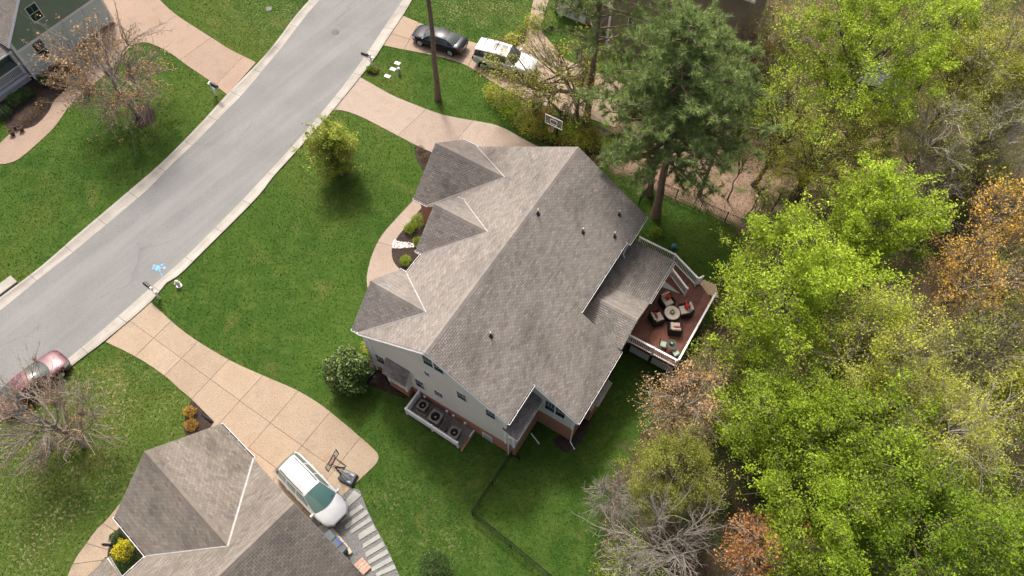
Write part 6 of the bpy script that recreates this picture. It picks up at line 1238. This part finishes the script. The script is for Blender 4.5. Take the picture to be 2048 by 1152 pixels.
# --- the wood to the right of the lawn: each tree on its own
W_ = [  # u, v, height, half-width px, leaf, bark, label, options
 (1745, 95, 17, 165, 'bright', 'brown', 'tall vivid green tree crown above the hidden shed', dict(ntip=420, nleaf=115, lsz=0.137, clump=.43, seed=101, shell=.3)),
 (1772, 430, 16, 108, 'bright', 'grey', 'vivid lime tree standing alone between leaf litter and orange tree', dict(ntip=300, nleaf=123, lsz=0.137, clump=.40, seed=102, shell=.35)),
 (1580, 590, 15, 165, 'bright', 'brown', 'broad vivid green tree leaning over the deck corner', dict(ntip=480, nleaf=115, lsz=0.130, clump=.43, seed=103, shell=.3)),
 (1735, 700, 15, 150, 'yellow', 'grey', 'yellow green tree just behind the broad tree at the deck', dict(ntip=420, nleaf=55, lsz=0.108, clump=.43, seed=104)),
 (1560, 830, 12, 120, 'green', 'brown', 'fresh green tree between tan-leaved tree and the deep green crowns', dict(ntip=320, nleaf=105, lsz=0.115, clump=.45, seed=105)),
 (1720, 890, 14, 165, 'green', 'brown', 'wide fresh green crown in the middle of the lower wood', dict(ntip=460, nleaf=101, lsz=0.122, clump=.43, seed=106)),
 (1890, 860, 14, 140, 'yellow', 'pale', 'yellowish crown with pale twigs at the right of the lower wood', dict(ntip=400, nleaf=52, lsz=0.108, clump=.43, seed=107)),
 (1640, 1030, 13, 140, 'green', 'brown', 'fresh green crown above the rust-orange tree', dict(ntip=380, nleaf=101, lsz=0.115, clump=.42, seed=108)),
 (1850, 1050, 14, 160, 'deep', 'brown', 'deeper green crown at the lower right of the wood', dict(ntip=420, nleaf=93, lsz=0.115, clump=.43, seed=109)),
 (2020, 1080, 14, 120, 'green', 'grey', 'green crown at the far lower right corner', dict(ntip=260, nleaf=93, lsz=0.115, clump=.43, seed=110)),
 (1350, 950, 9, 98, 'olive', 'brown', 'soft olive green tree bordering the side lawn', dict(ntip=300, nleaf=131, lsz=0.079, clump=.36, seed=111)),
 (1375, 805, 9, 92, 'tan', 'grey', 'tan orange budding tree below the deck', dict(ntip=330, nleaf=16, lsz=.11, clump=.34, seed=112, twigs=4)),
 (1320, 1075, 9, 130, None, 'grey', 'bare pale branching tree at the lawn edge', dict(ntip=330, nleaf=0, clump=.45, seed=113, twigs=5, twig=.009, stems=3, up=.6)),
 (1530, 1105, 10, 85, 'rust', 'grey', 'rust orange tree among the lower green crowns', dict(ntip=330, nleaf=20, lsz=.12, clump=.34, seed=114, twigs=4)),
 (1950, 545, 13, 100, 'orange', 'grey', 'bright orange budding tree in the right of the wood', dict(ntip=340, nleaf=18, lsz=0.112, clump=.4, seed=115, twigs=4)),
 (2015, 420, 13, 75, 'orange', 'grey', 'smaller orange tree behind the bright orange one', dict(ntip=200, nleaf=14, lsz=.14, clump=.4, seed=116, twigs=4)),
 (1570, 230, 13, 105, 'bright', 'brown', 'thin sparse fresh green tree next to the big pine', dict(ntip=260, nleaf=37, lsz=0.112, clump=.45, seed=117)),
 (1640, 310, 10, 110, 'yellow', 'brown', 'yellowish understory tree above the leaf litter', dict(ntip=280, nleaf=81, lsz=0.086, clump=.45, seed=118)),
 (1730, 270, 10, 90, 'yellow', 'brown', 'thin yellowish crown below the vivid green tree', dict(ntip=240, nleaf=81, lsz=0.086, clump=.45, seed=119)),
 (1880, 265, 11, 95, 'yellow', 'pale', 'pale-stemmed spreading tree with few yellow buds', dict(ntip=340, nleaf=20, lsz=.12, clump=.42, seed=120, twigs=4, twig=.010)),
 (1985, 110, 15, 105, 'yellow', 'pale', 'pale-limbed tall tree with yellow leaves in the upper right corner', dict(ntip=320, nleaf=71, lsz=0.108, clump=.43, seed=121, twigs=3)),
 (1900, 60, 14, 90, 'green', 'brown', 'dark-limbed green tree beside the vivid crown', dict(ntip=240, nleaf=63, lsz=0.108, clump=.43, seed=122)),
 (2000, 270, 11, 85, 'olive', 'pale', 'nearly bare grey tree at the right edge of the wood', dict(ntip=320, nleaf=9, lsz=.10, clump=.45, seed=123, twigs=5, twig=.010)),
 (1960, 700, 12, 95, 'olive', 'grey', 'sparse olive tree below the orange one', dict(ntip=260, nleaf=22, lsz=.12, clump=.45, seed=124)),
 (2030, 780, 12, 90, 'yellow', 'brown', 'sparse yellow green tree at the right edge, below the orange tree', dict(ntip=240, nleaf=22, lsz=.14, clump=.45, seed=125)),
 (1590, 60, 13, 75, 'yellow', 'pale', 'slim pale-twigged tree touching the taupe house', dict(ntip=220, nleaf=20, lsz=.14, clump=.45, seed=126)),
 (1500, 95, 9, 70, 'tan', 'grey', 'tan twiggy tree between big pine and taupe house', dict(ntip=220, nleaf=16, lsz=.11, clump=.4, seed=131, twigs=4)),
 (1860, 380, 8, 80, None, 'grey', 'bare twiggy tree between lime tree and orange tree', dict(ntip=220, nleaf=0, clump=.4, seed=132, twigs=5)),
 (1900, 740, 8, 90, None, 'grey', 'bare brown twiggy tree below the orange one', dict(ntip=220, nleaf=0, clump=.4, seed=133, twigs=5)),
 (2035, 560, 9, 70, 'olive', 'brown', 'dull olive tree at the right edge beside the orange one', dict(ntip=200, nleaf=34, lsz=.11, clump=.4, seed=134)),
 (1960, 350, 8, 70, 'olive', 'brown', 'low olive tree under the nearly bare grey one', dict(ntip=180, nleaf=34, lsz=.11, clump=.4, seed=135)),
 (1925, 165, 12, 85, 'yellow', 'brown', 'thin yellow green tree crossed by the pale fallen log', dict(ntip=260, nleaf=62, lsz=0.108, clump=.42, seed=136)),
 (2030, 190, 12, 75, 'yellow', 'pale', 'yellow green tree at the right edge above the nearly bare one', dict(ntip=220, nleaf=57, lsz=0.108, clump=.42, seed=137)),
 (1690, 560, 9, 90, 'olive', 'brown', 'olive understory tree between the lime tree and the deck tree', dict(ntip=200, nleaf=36, lsz=.11, clump=.4, seed=138)),
 (1440, 740, 7, 70, 'olive', 'grey', 'low olive tree under the deck-side crown', dict(ntip=160, nleaf=63, lsz=0.079, clump=.4, seed=127)),
 (1640, 440, 6, 60, 'olive', 'brown', 'low thin tree above the leaf litter clearing', dict(ntip=120, nleaf=14, lsz=.10, clump=.4, seed=128)),
 (1250, 1120, 6, 60, 'green', 'pale', 'small bright leaved tree at the lower lawn edge', dict(ntip=120, nleaf=12, lsz=.12, clump=.4, seed=129)),
 (1230, 990, 6, 60, None, 'grey', 'low bare bush-like tree beside the olive one', dict(ntip=180, nleaf=0, clump=.35, seed=130, twigs=5)),
]
for (u, v, h, rp_, lf, bk, lb, kw) in W_: crown_tree('woodland_tree', u, v, h, rp_, lb, lf, bk, trunk_r=(.025+.005*h if lf is None else .10+.007*h), limbs=11, fork=.3, group='trees of the wood behind the houses', **kw)
# thin trunks in the clearing behind the fence
for i, (u, v, du, dv, h) in enumerate(((1455, 400, 36, -100, 6), (1493, 432, 22, -52, 3.5), (1527, 450, 20, -62, 4), (1502, 446, 14, -26, 2))):
    b = p3(u, v); tree('sapling', b, h, (.35, .3, h*.8, .9, .9, h*.25), ['thin tall sapling in the leaf litter behind the fence', 'short crooked sapling with a side branch behind the fence', 'slender dark sapling farthest along the fence', 'tiny bare sapling touching the fence'][i], 'yellow', 'brown', ntip=26, nleaf=7, lsz=.10, clump=.3, trunk_r=.06, limbs=4, seed=140+i, group='saplings in the clearing', fork=.5)
for i, (u, v) in enumerate(((1590, 412), (1575, 405), (1700, 350), (1820, 210), (1960, 190))):
    b = p3(u, v); r = np.random.default_rng(200+i); t = thing('tree_trunk', b, 0, ['dark leaning trunk above the lime crown, left of a pair', 'dark trunk, right of a leaning pair behind the clearing', 'bare dark trunk under the olive crowns', 'dark broken trunk near the hidden shed', 'pale-barked trunk under the yellow corner tree'][i], 'tree', 'bare trunks inside the wood'); T_ = Tubes(); T_.add(bend((0, 0, -.1), (r.normal(0, .8), r.normal(.5, .6), 7), r, 6, .03), np.linspace(.2, .07, 7), 8)
    for k in range(5): q = np.array([0, 0, 3+.8*k]); T_.add(bend(q, q+np.array([r.normal(0, 1.2), r.normal(0, 1.2), 1.]), r, 3, .1), np.linspace(.05, .012, 4), 5)
    T_.build('trunk', BARK['brown'], t)
# fallen birch log
A, B_2 = p3(1908, 88), p3(2015, 172); m_ = MB(); m_.tube([(0, 0, .9), ((B_2[0]-A[0])*.5, (B_2[1]-A[1])*.5, .7), (B_2[0]-A[0], B_2[1]-A[1], B_2[2]-A[2]+.4)], [.17, .15, .10], 8); o = m_.build('fallen_log', mat('birch', (.42, .37, .28), (.52, .47, .38), rough=.9, sc=3), None, True); o.location = A; tag(o, 'pale fallen log lying across the upper right wood', 'log')
# shed glimpsed through the crowns
sx, sy = px(1735, 185); t = thing('shed', (sx, sy, gz(sx, sy)), R(-20), 'small shed with dark roof and teal edge hidden under the vivid tree', 'shed')
m_ = MB(); m_.box(-1.4, 1.4, -1.2, 1.2, 0, 2.0); m_.build('wall', taupe, t); m_ = MB(); m_.slab([(-1.6, -1.4, 2.05), (1.6, -1.4, 2.05), (1.6, 1.4, 2.5), (-1.6, 1.4, 2.5)], .1); m_.build('roof', mat('slate_roof', (.07, .075, .09), rough=.8), t); m_ = MB(); m_.box(-1.62, 1.62, -1.5, -1.41, 1.93, 2.08); m_.box(1.605, 1.7, -1.4, 1.4, 1.93, 2.3); m_.build('fascia', teal, t)
# low undergrowth over the woodland floor: uncountable, one mass
def scatter(poly, n, r):
    xs = [p[0] for p in poly]; ys = [p[1] for p in poly]; out = []
    x = r.uniform(min(xs), max(xs), n*3); y = r.uniform(min(ys), max(ys), n*3); k = inpoly(x, y, poly); return x[k][:n], y[k][:n]
r = np.random.default_rng(77); wood = [p for p in FOREST if True]
x, y = scatter(wood, 2600, r); ok = (y < 75) & (x < 75); x, y = x[ok], y[ok]; cl = np.stack([x, y, gzv(x, y)], -1); n = 26; c = np.repeat(cl, n, 0)+r.normal(0, 1, (len(cl)*n, 3))*np.array([.42, .42, .0]); c[:, 2] += r.uniform(.05, .75, len(c))*np.repeat(r.uniform(.3, 1.2, len(cl)), n)
o = leaf_obj('undergrowth', c, .13, LEAF['under'], None, r, np.clip(np.repeat(r.normal(.4, .25, len(cl)), n)+r.normal(0, .12, len(c)), 0, 1)); tag(o, 'low olive undergrowth covering the woodland floor', 'undergrowth', None, 'stuff')
x, y = scatter(wood, 60000, r); ok = (y < 75) & (x < 70); x, y = x[ok], y[ok]; c = np.stack([x, y, gzv(x, y)+.03], -1); o = leaf_obj('leaf_litter', c, .13, mat('dead_leaf', (.20, .125, .08), (.34, .235, .165), rough=.9, sc=3, tone=.5), None, r, nrm_up=.85); tag(o, 'brown dead leaves strewn on the woodland floor', 'leaves', None, 'stuff')
# turf: short blades over the lawns in view
lawn = pxs([(-60, -60), (1120, -60), (1160, 260), (1300, 360), (1520, 480), (1440, 700), (1330, 800), (1210, 1040), (1200, 1220), (-60, 1220)]); x, y = scatter(lawn, 170000, r)
bad = np.zeros(len(x), bool)
for p_ in NOGRASS: bad |= inpoly(x, y, p_)
bad |= inpoly(x, y, FOREST); x, y = x[~bad], y[~bad]; n = len(x); b0 = np.stack([x, y, gzv(x, y)], -1); a = r.uniform(0, 6.283, n); w = r.uniform(.02, .045, (n, 1)); h = r.uniform(.04, .085, (n, 1)); d = np.stack([np.cos(a), np.sin(a), np.zeros(n)], -1); ln = np.stack([r.normal(0, .5, n), r.normal(0, .5, n), np.ones(n)], -1)
V_ = np.stack([b0-d*w, b0+d*w, b0+ln*h], 1).reshape(-1, 3); me = npmesh('grass_blades', V_, np.arange(n*3).reshape(-1, 3), mat('blade', (.036, .078, .006), (.076, .114, .013), rough=.6, sc=.6, tone=.75, trans=.25), np.clip(r.normal(.5, .25, n), 0, 1)); o = bpy.data.objects.new('grass_blades', me); C.objects.link(o); tag(o, 'short green grass covering the lawns', 'grass', None, 'stuff')
